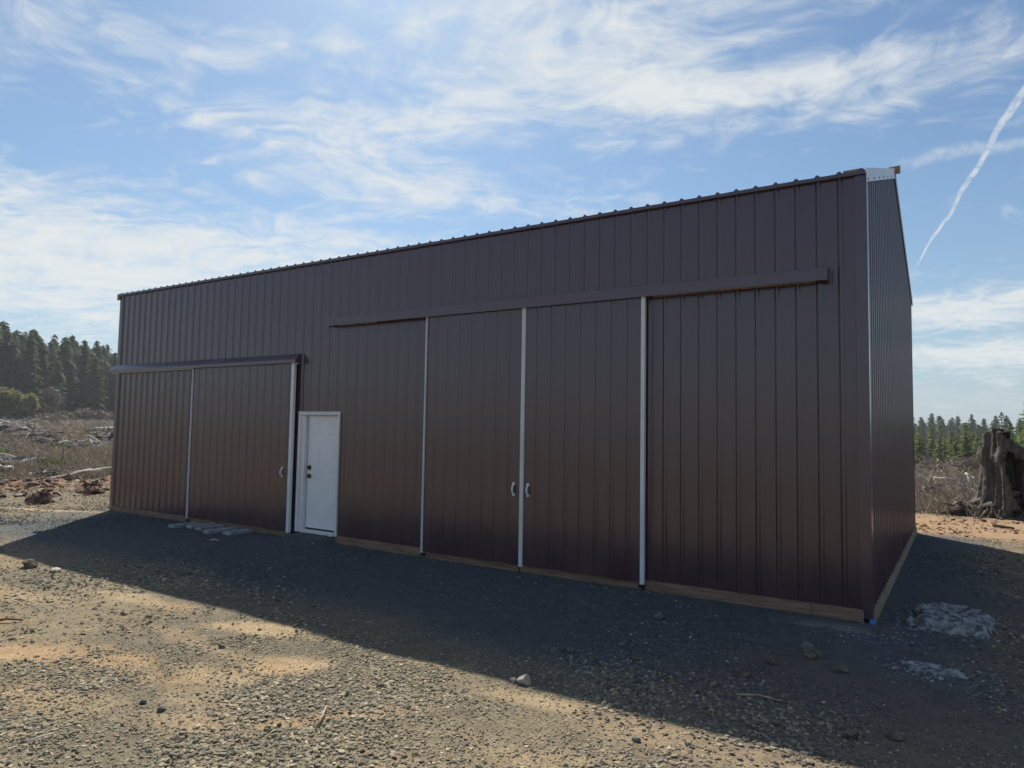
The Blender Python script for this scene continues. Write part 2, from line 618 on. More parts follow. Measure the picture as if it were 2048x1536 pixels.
tag(ground, kind='structure')

# ------------------------------------------------------------------ barn
BL, BD, BH = 15.40, 8.22, 4.93           # length, depth, wall top at the eave
RIDGE_Y, RIDGE_Z = BD / 2, 6.28          # wall top at the ridge
PITCH_S = (RIDGE_Z - BH) / RIDGE_Y
RIB = 0.2286
RIB0 = 0.2393


def wall_top(y):
    return BH + PITCH_S * (RIDGE_Y - abs(y - RIDGE_Y))


def rib_profile(a, b, phase, rib_h=0.019, extra=()):
    """points (s, height) of ribbed sheet between a and b with ribs at phase + k*RIB"""
    pts = []
    k0 = math.floor((a - phase) / RIB) - 1
    k1 = math.ceil((b - phase) / RIB) + 1
    for k in range(k0, k1 + 1):
        c = phase + k * RIB
        pts += [(c - 0.032, 0), (c - 0.011, rib_h), (c + 0.011, rib_h), (c + 0.032, 0)]
        for m in (0.0762, 0.1524):
            pts += [(c + m - 0.014, 0), (c + m, 0.0016), (c + m + 0.014, 0)]
    pts.sort()

    def h(s):
        for (s0, h0), (s1, h1) in zip(pts, pts[1:]):
            if s0 <= s <= s1:
                return h0 + (h1 - h0) * (s - s0) / max(1e-9, s1 - s0)
        return 0.0
    inner = [(s, q) for s, q in pts if a + 0.002 < s < b - 0.002]
    inner += [(e, h(e)) for e in extra if a < e < b]
    return [(a, h(a))] + sorted(inner) + [(b, h(b))]


def ribbed(name, prof, z0, ztop, place, mat, parent, thick=0.004):
    """closed ribbed sheet; place(s, h, z) -> point, h outwards"""
    n_ = len(prof)
    V, F = [], []
    for s, h in prof:
        V += [place(s, h, z0), place(s, h, ztop(s)), place(s, -thick, z0), place(s, -thick, ztop(s))]
    for i in range(n_ - 1):
        a, c = 4 * i, 4 * (i + 1)
        F += [(a, c, c + 1, a + 1), (a + 2, a + 3, c + 3, c + 2), (a, a + 2, c + 2, c), (a + 1, c + 1, c + 3, a + 3)]
    e = 4 * (n_ - 1)
    F += [(0, 1, 3, 2), (e, e + 2, e + 3, e + 1)]
    return fix_normals(link_mesh(name, V, F, mat, parent))


barn = empty('pole_barn', (-BL / 2, BD / 2, 0))
tag(barn, 'large dark brown ribbed metal barn with sliding doors and a white door', 'barn')


def adopt(o, parent):
    """parent o, whose mesh is in world coordinates"""
    o.parent = parent
    if parent is barn:
        o.matrix_parent_inverse = Matrix.Translation(barn.location).inverted()
    return o


def bpart(o, parent=None):
    return adopt(o, parent or barn)


# unseen solid core added so that no light comes through
core_poly = [(0.16, 0.02), (BD - 0.05, 0.02), (BD - 0.05, BH - 0.12), (RIDGE_Y, RIDGE_Z - 0.12), (0.16, BH - 0.12)]
v, f = prism(core_poly, 'x', -BL + 0.05, -0.05)
bpart(fix_normals(link_mesh('light_block_core', v, f, MAT['core'])))

# front wall panels
edges = [0.03] + [RIB0 + RIB * 3.5 - RIB * 2 + i * 0.9144 for i in range(0, 17)]
edges = [e for e in edges if e < BL - 0.2] + [BL - 0.02]
DOOR_X0, DOOR_X1 = -9.17, -8.13
for i, (e0, e1) in enumerate(zip(edges, edges[1:])):
    a, c = -e1, -e0
    segs = []
    if c <= DOOR_X0 or a >= DOOR_X1:
        segs.append((a, c, 0.10))
    else:
        if a < DOOR_X0: segs.append((a, DOOR_X0, 0.10))
        segs.append((max(a, DOOR_X0), min(c, DOOR_X1), 2.20))
        if c > DOOR_X1: segs.append((DOOR_X1, c, 0.10))
    dd = 0.0012 * (i % 2)
    for s0, s1, zz in segs:
        if s1 - s0 < 0.03:
            continue
        bpart(ribbed('wall_panel', rib_profile(s0, s1, -RIB0), zz, lambda s: BH, lambda s, h, z, d=dd: (s, -h - d, z), MAT['steel'], None))
# right gable wall (x = 0) and left gable wall
for side in (0, 1):
    ne = 9
    for i in range(ne):
        s0 = 0.03 + i * (BD - 0.06) / ne
        s1 = 0.03 + (i + 1) * (BD - 0.06) / ne
        dd = 0.0012 * (i % 2)
        prof = rib_profile(s0, s1, 0.17, 0.033, extra=(RIDGE_Y,))
        if side == 0:
            pl = lambda s, h, z, d=dd: (h + d, s, z)
        else:
            pl = lambda s, h, z, d=dd: (-BL - h - d, s, z)
        bpart(ribbed('gable_panel', prof, 0.10, wall_top, pl, MAT['steel_gable'], None))
for i in range(17):
    s0 = -BL + 0.03 + i * (BL - 0.06) / 17
    s1 = -BL + 0.03 + (i + 1) * (BL - 0.06) / 17
    bpart(ribbed('back_panel', rib_profile(s0, s1, -RIB0), 0.10, lambda s: BH, lambda s, h, z, d=0.0012 * (i % 2): (s, BD + h + d, z), MAT['steel'], None))

# screw rows along the girts of the front and right walls
parts = []
for zi in range(9):
    zz = 0.22 + zi * 0.575
    for k in range(66):
        xx = -RIB0 - 0.045 - k * RIB
        if DOOR_X0 - 0.03 < xx < DOOR_X1 + 0.03 and zz < 2.3:
            continue
        parts.append(prism([(xx + 0.008 * math.cos(t), zz + 0.008 * math.sin(t)) for t in [i * math.pi / 3 for i in range(6)]], 'y', -0.008, -0.002))
v, f = merge(parts)
o = bpart(fix_normals(link_mesh('wall_screws', v, f, MAT['steel_trim'])))
o['kind'] = 'stuff'

# corner trims: L-shaped strips with a rolled outer bead
for cx, sx in ((0.0, 1), (-BL, -1)):
    for cy, sy in ((0.0, -1), (BD, 1)):
        x_out, y_out = cx + sx * 0.034, cy + sy * 0.026
        x_in, y_in = cx - sx * 0.085, cy - sy * 0.085
        t = 0.004
        poly = [(x_in, y_out), (x_out - sx * 0.006, y_out), (x_out, y_out - sy * 0.006), (x_out, y_in), (x_out - sx * t, y_in), (x_out - sx * t, y_out - sy * t), (x_in, y_out - sy * t)]
        v, f = prism(poly, 'z', 0.045 if cy == 0 else 0.09, BH - 0.03)
        bpart(fix_normals(link_mesh('corner_trim', v, f, MAT['steel_trim'])))

# roof: two slopes of ribbed panels on a deck
OVER_E, OVER_R = 0.045, 0.045
ev_z = BH - PITCH_S * OVER_E
deck = [(-0.02, BH - 0.02 + 0.0), (RIDGE_Y, RIDGE_Z + 0.005), (BD + 0.02, BH - 0.02), (BD + 0.02, BH - 0.005), (RIDGE_Y, RIDGE_Z + 0.03), (-0.02, BH - 0.005)]
v, f = prism(deck, 'x', -BL - 0.02, 0.012)
roof = bpart(fix_normals(link_mesh('roof', v, f, MAT['core'])))
nrm = Vector((0, -PITCH_S, 1)).normalized()
for slope in (0, 1):
    redges = [-0.03] + [RIB0 + RIB * 1.5 + i * 0.9144 for i in range(0, 17)]
    redges = [e for e in redges if e < BL - 0.2] + [BL + 0.03]
    for i, (e0, e1) in enumerate(zip(redges, redges[1:])):
        prof = rib_profile(-e1, -e0, -RIB0, 0.019)
        d0 = 0.0012 * (i % 2)
        if slope == 0:
            def pl(s, h, z, d=d0):
                hh = h + d + 0.004
                return (s, z - PITCH_S * 0, BH + PITCH_S * z + hh)
        else:
            def pl(s, h, z, d=d0):
                hh = h + d + 0.004
                return (s, BD - z, BH + PITCH_S * z + hh)
        if slope == 0:      # bulged closure at the eave end of every roof panel
            top = rib_profile(-e1, -e0, -RIB0, 0.024)
            top = [(s_, h_ if h_ > 0.004 else 0.0) for s_, h_ in top]
            poly = [(s_, BH + 0.018 + d0 + h_) for s_, h_ in top] + [(-e0, BH - 0.024), (-e1, BH - 0.024)]
            v, f = prism(poly, 'y', -0.056 - d0, -0.047)
            bpart(fix_normals(link_mesh('eave_closure', v, f, MAT['steel_trim'])), roof)
        bpart(ribbed('roof_panel', prof, -OVER_E, lambda s: RIDGE_Y - 0.003, pl, MAT['steel_trim'], None, 0.003), roof)
v, f = merge([prism([(RIDGE_Y - 0.17, RIDGE_Z - 0.17 * PITCH_S + 0.040), (RIDGE_Y, RIDGE_Z + 0.053), (RIDGE_Y + 0.17, RIDGE_Z - 0.17 * PITCH_S + 0.040), (RIDGE_Y + 0.17, RIDGE_Z - 0.17 * PITCH_S + 0.036), (RIDGE_Y, RIDGE_Z + 0.048), (RIDGE_Y - 0.17, RIDGE_Z - 0.17 * PITCH_S + 0.036)], 'x', -BL - 0.02, 0.02)])
bpart(fix_normals(link_mesh('ridge_cap', v, f, MAT['galv'])), roof)


# rake trims: galvanised over the near slope on the right gable, dark on the far one, bare wood blocks at the ends
def rake(name, x0, x1, y0, y1, below, above, mat, flip=False):
    def zt(y): return wall_top(y)
    poly = [(y0, zt(y0) - below), (y1, zt(y1) - below), (y1, zt(y1) + above), (y0, zt(y0) + above)]
    v, f = prism(poly, 'x', x0, x1)
    return bpart(fix_normals(link_mesh(name, v, f, mat)))


gal = rake('rake_trim', 0.036, 0.042, -0.055, RIDGE_Y + 0.02, 0.105, 0.055, MAT['galv'])
gal['label'] = 'bare galvanised strip along the near roof slope'
v, f = prism([(-0.052, BH - 0.11), (-0.046, BH - 0.11), (-0.046, BH + 0.05), (-0.052, BH + 0.05)], 'x', 0.0, 0.026)
for k in range(7):
    yy = 0.06 + k * 0.66
    zz = wall_top(yy) - 0.075
    v, f = prism([(yy + 0.011 * math.cos(t), zz + 0.011 * math.sin(t)) for t in [i * math.pi / 3 for i in range(6)]], 'x', 0.042, 0.050)
    adopt(fix_normals(link_mesh('screw', v, f, MAT['black'])), gal)
rake('rake_board', 0.031, 0.050, RIDGE_Y + 0.03, BD + 0.16, 0.13, 0.03, MAT['steel_trim'])
rake('rake_board', -BL - 0.10, -BL - 0.03, -0.06, RIDGE_Y - 0.01, 0.105, 0.045, MAT['raw_wood'])
rake('rake_board', -BL - 0.10, -BL - 0.03, RIDGE_Y + 0.01, BD + 0.1, 0.105, 0.045, MAT['raw_wood'])
wb = box('ridge_block', 0.034, 0.115, RIDGE_Y + 0.06, RIDGE_Y + 0.10, RIDGE_Z - 0.02, RIDGE_Z + 0.105, MAT['raw_wood'], None, 0.003)
bpart(wb)
wb['label'] = 'bare wooden end of the ridge board'
bpart(box('ridge_block', -0.05, 0.033, RIDGE_Y + 0.06, RIDGE_Y + 0.10, RIDGE_Z + 0.062, RIDGE_Z + 0.105, MAT['raw_wood'], None, 0.003))
bpart(box('eave_strip', -0.20, 0.0, -0.044, -0.02, BH + 0.030, BH + 0.046, MAT['raw_wood'], None, 0.003))

# skirt boards along the bottom
for x0, x1, y0, z0, z1 in [(-15.41, -12.42, 0.0, 0.0, 0.105), (-12.40, -9.27, -0.012, 0.005, 0.10), (-8.14, -6.235, 0.004, 0.0, 0.135),
                           (-6.205, -4.43, -0.014, -0.01, 0.105), (-4.405, -2.585, -0.012, -0.01, 0.10), (-2.545, -0.80, 0.002, 0.0, 0.125), (-0.575, -0.055, 0.002, 0.0, 0.13)]:
    bpart(box('skirt_board', x0, x1, y0 - 0.034, y0 + 0.0, z0, z1, MAT['board'], None, 0.003))
bpart(box('splice_board', -0.798, -0.577, -0.046, 0.0, 0.002, 0.128, MAT['board'], None, 0.003))
for y0, y1 in ((0.0, 2.9), (2.91, 5.6), (5.61, 8.26)):
    bpart(box('side_skirt_board', 0.006, 0.058, y0, y1, 0.0, 0.125, MAT['board_side'], None, 0.004))
bpart(box('side_skirt_board', -BL - 0.05, -BL - 0.004, 0.02, BD, 0.0, 0.11, MAT['board_side'], None, 0.004))
bpart(box('side_skirt_board', -BL, 0.0, BD + 0.004, BD + 0.05, 0.0, 0.11, MAT['board_side'], None, 0.004))


# ---- sliding doors
def handle(x, y, z, par, lean=1):
    """white D-shaped pull: two flat feet and a bowed grip"""
    pts = []
    for i in range(9):
        t = i / 8
        zz = z - 0.075 + 0.15 * t
        d = 0.010 + 0.036 * math.sin(math.pi * min(1, max(0, (t - 0.08) / 0.84))) ** 0.6
        pts.append((x, y - d, zz))
    g = tube_geo(pts, [0.012] * 9, 8)
    v, f = merge([g, box_geo(x - 0.022, x + 0.02, y - 0.008, y - 0.0005, z - 0.094, z - 0.056), box_geo(x - 0.02, x + 0.02, y - 0.008, y - 0.0005, z + 0.056, z + 0.094)])
    o = link_mesh('pull_handle', v, f, MAT['white_paint'], None, False)
    adopt(o, par)
    return o


def u_trim(xc, w, y0, z0, z1, par):
    """folded white edge strip: two flat lands with a raised bead between"""
    h = w / 2
    poly = [(xc - h, y0 + 0.05), (xc - h, y0 - 0.006), (xc - h * 0.35, y0 - 0.010), (xc - h * 0.2, y0 - 0.002), (xc + h * 0.2, y0 - 0.002), (xc + h * 0.35, y0 - 0.010), (xc + h, y0 - 0.006), (xc + h, y0 + 0.05)]
    v, f = prism(poly, 'z', z0, z1)
    return adopt(fix_normals(link_mesh('edge_trim', v, f, MAT['white_metal'])), par)


DY = -0.095      # face of the sliding doors


def sliding_door(x0, x1, z0, z1, label, handles, trims):
    d = box('sliding_door', x0, x1, DY + 0.006, DY + 0.062, z0 + 0.01, z1 - 0.004, MAT['core'])
    bpart(d)
    d['label'] = label
    s = x0
    i = 0
    while s < x1 - 0.05:
        e = min(s + 0.9144, x1)
        if x1 - e < 0.06: e = x1
        adopt(ribbed('door_panel', rib_profile(s, e, -RIB0, 0.015), z0, lambda q: z1, lambda q, h, z, dd=0.0012 * (i % 2): (q, DY - h - dd, z), MAT['steel'], None), d)
        s = e
        i += 1
    for hx in handles:
        handle(hx, DY - 0.002, 1.155, d)
    for tx, w in trims:
        u_trim(tx, w, DY - 0.018, z0 - 0.02, z1 + 0.0, d)
    # guide roller at the foot
    adopt(box('floor_guide', x0 - 0.03 if len(handles) and handles[0] > (x0 + x1) / 2 else x1 - 0.03, (x0 - 0.03 if len(handles) and handles[0] > (x0 + x1) / 2 else x1 - 0.03) + 0.07, DY - 0.02, DY + 0.02, 0.035, 0.075, MAT['black'], None, 0.004), d)
    return d


sliding_door(-12.31, -9.30, 0.115, 3.16, 'single brown sliding door left of the white door', (-9.47,), ((-12.32, 0.024), (-9.262, 0.066)))
sliding_door(-6.15, -4.385, 0.105, 3.76, 'left leaf of the tall double sliding door', (-4.50,), ((-6.162, 0.022), (-4.376, 0.028)))
sliding_door(-4.345, -2.57, 0.105, 3.76, 'right leaf of the tall double sliding door', (-4.26,), ((-4.346, 0.026), (-2.555, 0.048)))


def track_cover(x0, x1, z0, z1, depth, slope, label, wood):
    poly = [(0.0, z1), (-depth * 0.35, z1 - 0.005), (-depth, z1 - slope), (-depth, z0), (-depth + 0.012, z0), (-depth + 0.012, z1 - slope - 0.008), (-depth * 0.35, z1 - 0.018), (0.0, z1 - 0.014)]
    v, f = prism(poly, 'x', x0, x1)
    o = bpart(fix_normals(link_mesh('track_cover', v, f, MAT['steel_trim'])))
    o['label'] = label
    for xe in (x0, x1):
        ep = [(-0.001, z1 - 0.016), (-depth * 0.35, z1 - 0.020), (-depth + 0.013, z1 - slope - 0.010), (-depth + 0.013, z0), (-0.001, z0)]
        s = 1 if xe == x0 else -1
        v, f = prism(ep, 'x', xe + s * 0.001, xe + s * 0.005)
        adopt(fix_normals(link_mesh('end_cap', v, f, MAT['steel_trim'])), o)
    # steel rail and the wooden header behind it
    adopt(box('track_rail', x0 + 0.02, x1 - 0.02, -0.085, -0.045, z1 - slope - 0.075, z1 - slope - 0.02, MAT['galv']), o)
    for w0, w1 in wood:
        adopt(box('header_board', w0, w1, -0.040, -0.021, z0 + 0.002, z1 - 0.03, MAT['raw_wood'], None, 0.003), o)
    return o


track_cover(-15.50, -9.15, 3.125, 3.30, 0.165, 0.115, 'sloped brown track hood over the single sliding door', ())
track_cover(-8.38, -0.36, 3.735, 3.905, 0.150, 0.03, 'long brown track hood over the double sliding door', ((-8.2, -7.3), (-2.45, -0.50)))

# ---- white walk door
LEAF_Y = 0.055
leaf = box('walk_door', -8.985, -8.195, LEAF_Y, LEAF_Y + 0.045, 0.20, 2.175, MAT['white_paint'], None, 0.003)
bpart(leaf)
leaf['label'] = 'white six-panel steel door with black deadbolt and lever'
lw = -8.195 + 8.985
for c in range(2):
    xa = -8.985 + 0.115 + c * (lw / 2 - 0.02)
    xb = xa + lw / 2 - 0.195
    for z0, z1 in ((0.42, 1.02), (1.18, 1.74), (1.84, 2.06)):
        def ring(o_, h_): return [(xa + o_, LEAF_Y - h_, z0 + o_), (xb - o_, LEAF_Y - h_, z0 + o_), (xb - o_, LEAF_Y - h_, z1 - o_), (xa + o_, LEAF_Y - h_, z1 - o_)]
        V = ring(0, 0.0006) + ring(0.012, 0.007) + ring(0.026, 0.002) + ring(0.045, 0.006)
        F = []
        for r in range(3):
            F += [(4 * r + k, 4 * r + (k + 1) % 4, 4 * r + 4 + (k + 1) % 4, 4 * r + 4 + k) for k in range(4)]
        F.append((12, 13, 14, 15))
        adopt(fix_normals(link_mesh('door_panel', V, F, MAT['white_paint'])), leaf)
fr = []
JO, JI = -9.165, -8.995        # left outer / inner edge
fr.append(box_geo(-9.165, -9.09, -0.034, 0.0, 0.12, 2.235))                      # left brick mould
fr.append(box_geo(-9.09, -9.000, -0.012, 0.14, 0.12, 2.190))                     # left jamb
fr.append(box_geo(-8.150, -8.118, -0.034, 0.0, 0.12, 2.235))
fr.append(box_geo(-8.188, -8.150, -0.012, 0.14, 0.12, 2.190))
fr.append(box_geo(-9.09, -8.150, -0.034, 0.0, 2.192, 2.235))
fr.append(box_geo(-9.000, -8.188, -0.010, 0.14, 2.180, 2.190))
fr.append(box_geo(-9.02, -8.996, 0.026, 0.050, 0.17, 2.178))                     # stop
fr = merge(fr)
o = link_mesh('door_frame', fr[0], fr[1], MAT['frame_paint'])
bevel_obj(o, 0.003)
adopt(o, leaf)
adopt(box('drip_cap', -9.175, -8.108, -0.040, 0.0, 2.2355, 2.250, MAT['white_metal'], None, 0.002), leaf)
adopt(box('threshold', -9.0, -8.188, -0.045, 0.14, 0.115, 0.168, MAT['frame_paint'], None, 0.003), leaf)
adopt(box('door_sweep', -8.985, -8.20, LEAF_Y + 0.004, LEAF_Y + 0.04, 0.169, 0.1995, MAT['rubber']), leaf)


def disc(cx, y0, y1, cz, r, n_=16):
    return prism([(cx + r * math.cos(2 * math.pi * k / n_), cz + r * math.sin(2 * math.pi * k / n_)) for k in range(n_)], 'y', y0, y1)


v, f = merge([disc(-8.925, LEAF_Y - 0.018, LEAF_Y - 0.0005, 1.255, 0.042), disc(-8.925, LEAF_Y - 0.030, LEAF_Y - 0.018, 1.255, 0.022)])
adopt(fix_normals(link_mesh('deadbolt', v, f, MAT['black'])), leaf)
v, f = merge([disc(-8.925, LEAF_Y - 0.014, LEAF_Y - 0.0005, 1.105, 0.042), disc(-8.925, LEAF_Y - 0.055, LEAF_Y - 0.014, 1.105, 0.012),
              tube_geo([(-8.925, LEAF_Y - 0.055, 1.105), (-8.87, LEAF_Y - 0.058, 1.107), (-8.815, LEAF_Y - 0.050, 1.100)], [0.011, 0.010, 0.008], 8)])
adopt(fix_normals(link_mesh('door_lever', v, f, MAT['black'])), leaf)

# ---- blue tag wrapped round the corner post foot
tagp = [(0.004, -0.056), (0.050, -0.050), (0.056, -0.004), (0.050, 0.0), (0.044, -0.044), (0.006, -0.050)]
v, f = prism(tagp, 'z', -0.03, 0.05)
o = fix_normals(link_mesh('blue_tag', v, f, MAT['blue']))
tag(o, 'small blue plastic tag at the foot of the barn corner', 'tag')

# ------------------------------------------------------------------ gravel and stones
def rot_mats(q):
    w, x, y, z = q.T
    return np.stack([np.stack([1 - 2 * (y * y + z * z), 2 * (x * y - z * w), 2 * (x * z + y * w)], -1),
                     np.stack([2 * (x * y + z * w), 1 - 2 * (x * x + z * z), 2 * (y * z - x * w)], -1),
                     np.stack([2 * (x * z - y * w), 2 * (y * z + x * w), 1 - 2 * (x * x + y * y)], -1)], 1)


def base_poly(sub):
    bm_ = bmesh.new()
    if sub == 0:
        V = np.array([(1, 0, 0), (0, 1, 0), (-1, 0, 0), (0, -1, 0), (0, 0, 1), (0, 0, -1)], float)
        F = np.array([(0, 1, 4), (1, 2, 4), (2, 3, 4), (3, 0, 4), (1, 0, 5), (2, 1, 5), (3, 2, 5), (0, 3, 5)])
    else:
        bmesh.ops.create_icosphere(bm_, subdivisions=sub, radius=1.0)
        bm_.verts.index_update()
        V = np.array([v.co[:] for v in bm_.verts])
        F = np.array([[v.index for v in q.verts] for q in bm_.faces])
    bm_.free()
    return V, F


def stones(px, py, size, sub, flat=(0.25, 0.6), lift=0.22, jit=0.36):
    V0, F0 = base_poly(sub)
    n_ = len(px)
    nv = len(V0)
    V = np.repeat(V0[None], n_, 0)
    V = V * (1 + RNG.uniform(-jit, jit, (n_, nv, 1)))
    sc = np.stack([RNG.uniform(0.8, 1.35, n_), RNG.uniform(0.6, 1.0, n_), RNG.uniform(flat[0], flat[1], n_)], 1)
    V = V * sc[:, None, :] * (size * 0.5)[:, None, None]
    ang = RNG.uniform(0, 2 * math.pi, n_)
    tilt = RNG.normal(0, 0.35, n_)
    td = RNG.uniform(0, 2 * math.pi, n_)
    q1 = np.stack([np.cos(tilt / 2), np.sin(tilt / 2) * np.cos(td), np.sin(tilt / 2) * np.sin(td), np.zeros(n_)], 1)
    R1 = rot_mats(q1)
    c, s_ = np.cos(ang), np.sin(ang)
    R0 = np.zeros((n_, 3, 3))
    R0[:, 0, 0] = c; R0[:, 0, 1] = -s_; R0[:, 1, 0] = s_; R0[:, 1, 1] = c; R0[:, 2, 2] = 1
    V = np.einsum('nij,nkj->nki', R1 @ R0, V)
    z = gz(px, py) + size * lift * sc[:, 2]
    V = V + np.stack([px, py, z], 1)[:, None, :]
    F = F0[None] + (np.arange(n_) * nv)[:, None, None]
    return V.reshape(-1, 3), F.reshape(-1, F0.shape[1])


smat, n, b = new_mat('crushed_rock')
at = n.nodes.new('ShaderNodeAttribute')
at.attribute_name = 'tint'
fn = noise(n, world_pos(n), 90.0, 4.0, 0.6)
vm = n.nodes.new('ShaderNodeVectorMath')
vm.operation = 'SCALE'
n.links.new(at.outputs['Color'], vm.inputs[0])
n.links.new((fn * 0.7 + 0.65).s, vm.inputs['Scale'])
n.links.new(vm.outputs[0], b.inputs['Base Color'])
b.inputs['Roughness'].default_value = 0.9
b.inputs['Specular IOR Level'].default_value = 0.25


def scatter_polar(n_, r0, r1, a0, a1):
    r = np.sqrt(RNG.uniform(r0 * r0, r1 * r1, n_))
    a = RNG.uniform(a0, a1, n_)
    return CAM_POS.x + r * np.sin(a), CAM_POS.y + r * np.cos(a)


def keep_ground(x, y, strength=1.0, dirt_w=0.86):
    fresh, right, road, red, wild = zones(x, y)
    d = dirt_amount(x, y)
    dens = (1 - dirt_w * d) * (1 - 0.45 * right) * (1 - 0.9 * road) * (1 - 0.75 * red) * (1 - wild)
    clump = sst(0.30, 0.56, fbm(x, y, 0.9, 81, 4))
    dens = dens * (0.5 + 0.5 * np.maximum(clump, fresh))
    inside = (x > -15.45) & (x < 0.05) & (y > -0.05) & (y < BD + 0.05)
    return (RNG.uniform(0, 1, len(x)) < dens * strength) & ~inside


def stone_tint(x, y, n_):
    fresh, right, road, red, wild = zones(x, y)
    base = np.array([0.255, 0.222, 0.155])[None] * np.ones((n_, 1))
    k = RNG.uniform(0, 1, n_)
    base = np.where((k < 0.30)[:, None], np.array([0.170, 0.156, 0.120])[None], base)
    base = np.where((k > 0.80)[:, None], np.array([0.38, 0.32, 0.215])[None], base)
    base = np.where((k > 0.975)[:, None], np.array([0.42, 0.38, 0.31])[None], base)
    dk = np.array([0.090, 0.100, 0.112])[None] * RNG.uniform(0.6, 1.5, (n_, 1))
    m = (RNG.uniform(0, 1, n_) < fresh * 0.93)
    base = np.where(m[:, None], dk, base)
    m = (RNG.uniform(0, 1, n_) < right * 0.6)
    base = np.where(m[:, None], np.array([0.15, 0.125, 0.105])[None], base)
    pale = np.exp(-(((x + 0.30) / 0.55) ** 2 + ((y + 0.55) / 0.34) ** 2)) * 0.6 + 0.012 * fresh
    m = RNG.uniform(0, 1, n_) < pale
    base = np.where(m[:, None], np.array([0.36, 0.36, 0.35])[None], base)
    return base * RNG.uniform(0.75, 1.25, (n_, 1))


AZ0, AZ1 = YAW - 0.70, YAW + 0.70


def gravel_layer(name, n_, r0, r1, smin, smax, sub, strength=1.0, az0=AZ0, az1=AZ1, dirt_w=0.86):
    x, y = scatter_polar(n_, r0, r1, az0, az1)
    k = keep_ground(x, y, strength, dirt_w)
    x, y = x[k], y[k]
    u = RNG.uniform(0, 1, len(x))
    size = smin + (smax - smin) * u ** 3.0
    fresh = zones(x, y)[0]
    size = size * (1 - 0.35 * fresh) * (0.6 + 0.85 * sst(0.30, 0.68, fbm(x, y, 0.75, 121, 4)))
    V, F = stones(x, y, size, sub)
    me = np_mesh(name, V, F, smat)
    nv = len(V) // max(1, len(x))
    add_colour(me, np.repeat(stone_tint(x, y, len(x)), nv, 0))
    o = bpy.data.objects.new(name, me)
    COL.objects.link(o)
    return o


gravel_root = gravel_layer('gravel', 105000, 3.2, 7.2, 0.009, 0.037, 1)
tag(gravel_root, 'loose crushed grey rock spread over the yard before the barn', 'gravel', kind='stuff')
go0 = gravel_layer('grit', 110000, 3.2, 8.5, 0.005, 0.014, 0, 1.0, AZ0, AZ1, 0.25)
tag(go0, 'fine grit between the larger crushed rock of the yard', 'grit', kind='stuff')
go2 = gravel_layer('gravel', 120000, 7.0, 17.0, 0.012, 0.055, 0)
tag(go2, 'finer crushed rock along the barn wall and out to the left', 'gravel', kind='stuff')
go3 = gravel_layer('gravel', 24000, 16.5, 27.0, 0.03, 0.09, 0, 1.0, YAW - 0.70, YAW - 0.40)
tag(go3, 'crushed rock at the far left end of the yard', 'gravel', kind='stuff')

x, y = scatter_polar(9000, 15.5, 24.0, -0.16, 0.22)
rd = zones(x, y)[2]
k = (RNG.uniform(0, 1, len(x)) < rd * sst(0.40, 0.62, fbm(x, y, 1.1, 91, 4))) & ~((x < 0.2) & (y < BD + 0.2))
x, y = x[k], y[k]
V, F = stones(x, y, 0.02 + 0.10 * RNG.uniform(0, 1, len(x)) ** 4, 0)
me = np_mesh('dirt_clods', V, F, smat)
add_colour(me, np.repeat(np.array([0.26, 0.165, 0.095])[None] * RNG.uniform(0.45, 1.35, (len(x), 1)), 6, 0))
o = bpy.data.objects.new('dirt_clods', me)
COL.objects.link(o)
tag(o, 'brown clods and wood chips on the orange dirt track', 'clods', kind='stuff')

x, y = scatter_polar(9000, 17.0, 26.0, -1.36, -1.02)
rd = zones(x, y)[3]
k = (RNG.uniform(0, 1, len(x)) < rd * sst(0.36, 0.60, fbm(x, y, 1.3, 95, 4))) & (x < -16)
x, y = x[k], y[k]
V, F = stones(x, y, 0.03 + 0.22 * RNG.uniform(0, 1, len(x)) ** 4, 1)
me = np_mesh('dirt_clods', V, F, smat)
pick = RNG.uniform(0, 1, (len(x), 1))
cc = np.where(pick < 0.65, np.array([[0.20, 0.115, 0.075]]), np.where(pick < 0.92, np.array([[0.09, 0.075, 0.06]]), np.array([[0.42, 0.37, 0.30]])))
add_colour(me, np.repeat(cc * RNG.uniform(0.6, 1.3, (len(x), 1)), 12, 0))
o = bpy.data.objects.new('dirt_clods', me)
COL.objects.link(o)
tag(o, 'red clods and broken roots along the low bank left of the barn', 'clods', kind='stuff')

rockm = simple_mat('yard_rock', (0.14, 0.14, 0.135), 0.9, 0, 0.4, 14, bstr=0.5, bdist=0.01)
rockp = simple_mat('pale_rock', (0.40, 0.36, 0.29), 0.9, 0, 0.25, 12, bstr=0.5, bdist=0.01)
rockt = simple_mat('tan_clod', (0.15, 0.12, 0.09), 0.95, 0, 0.4, 14, bstr=0.5, bdist=0.01)


def rock(x, y, s, mat, label, h=0.6, seed=1):
    rs = np.random.default_rng(seed)
    V, F = base_poly(2)
    V = V.copy()
    for _ in range(7):                       # chop random planes off for an angular block
        d = rs.normal(0, 1, 3)
        d /= np.linalg.norm(d)
        lim = rs.uniform(0.5, 0.85)
        t = V @ d
        V = V - np.outer(np.maximum(0, t - lim), d)
    V = V * (1 + rs.uniform(-0.05, 0.05, (len(V), 1)))
    V = V * np.array([rs.uniform(0.9, 1.2), rs.uniform(0.7, 1.0), h]) * s * 0.5
    a = rs.uniform(0, 6.28)
    c, sn = math.cos(a), math.sin(a)
    V = V @ np.array([[c, sn, 0], [-sn, c, 0], [0, 0, 1]])
    me = np_mesh('rock', V, F, mat)
    o = bpy.data.objects.new('rock', me)
    COL.objects.link(o)
    o.location = (x, y, g1(x, y) + s * h * 0.28)
    tag(o, label, 'rock', 'larger rocks lying on the yard')
    return o


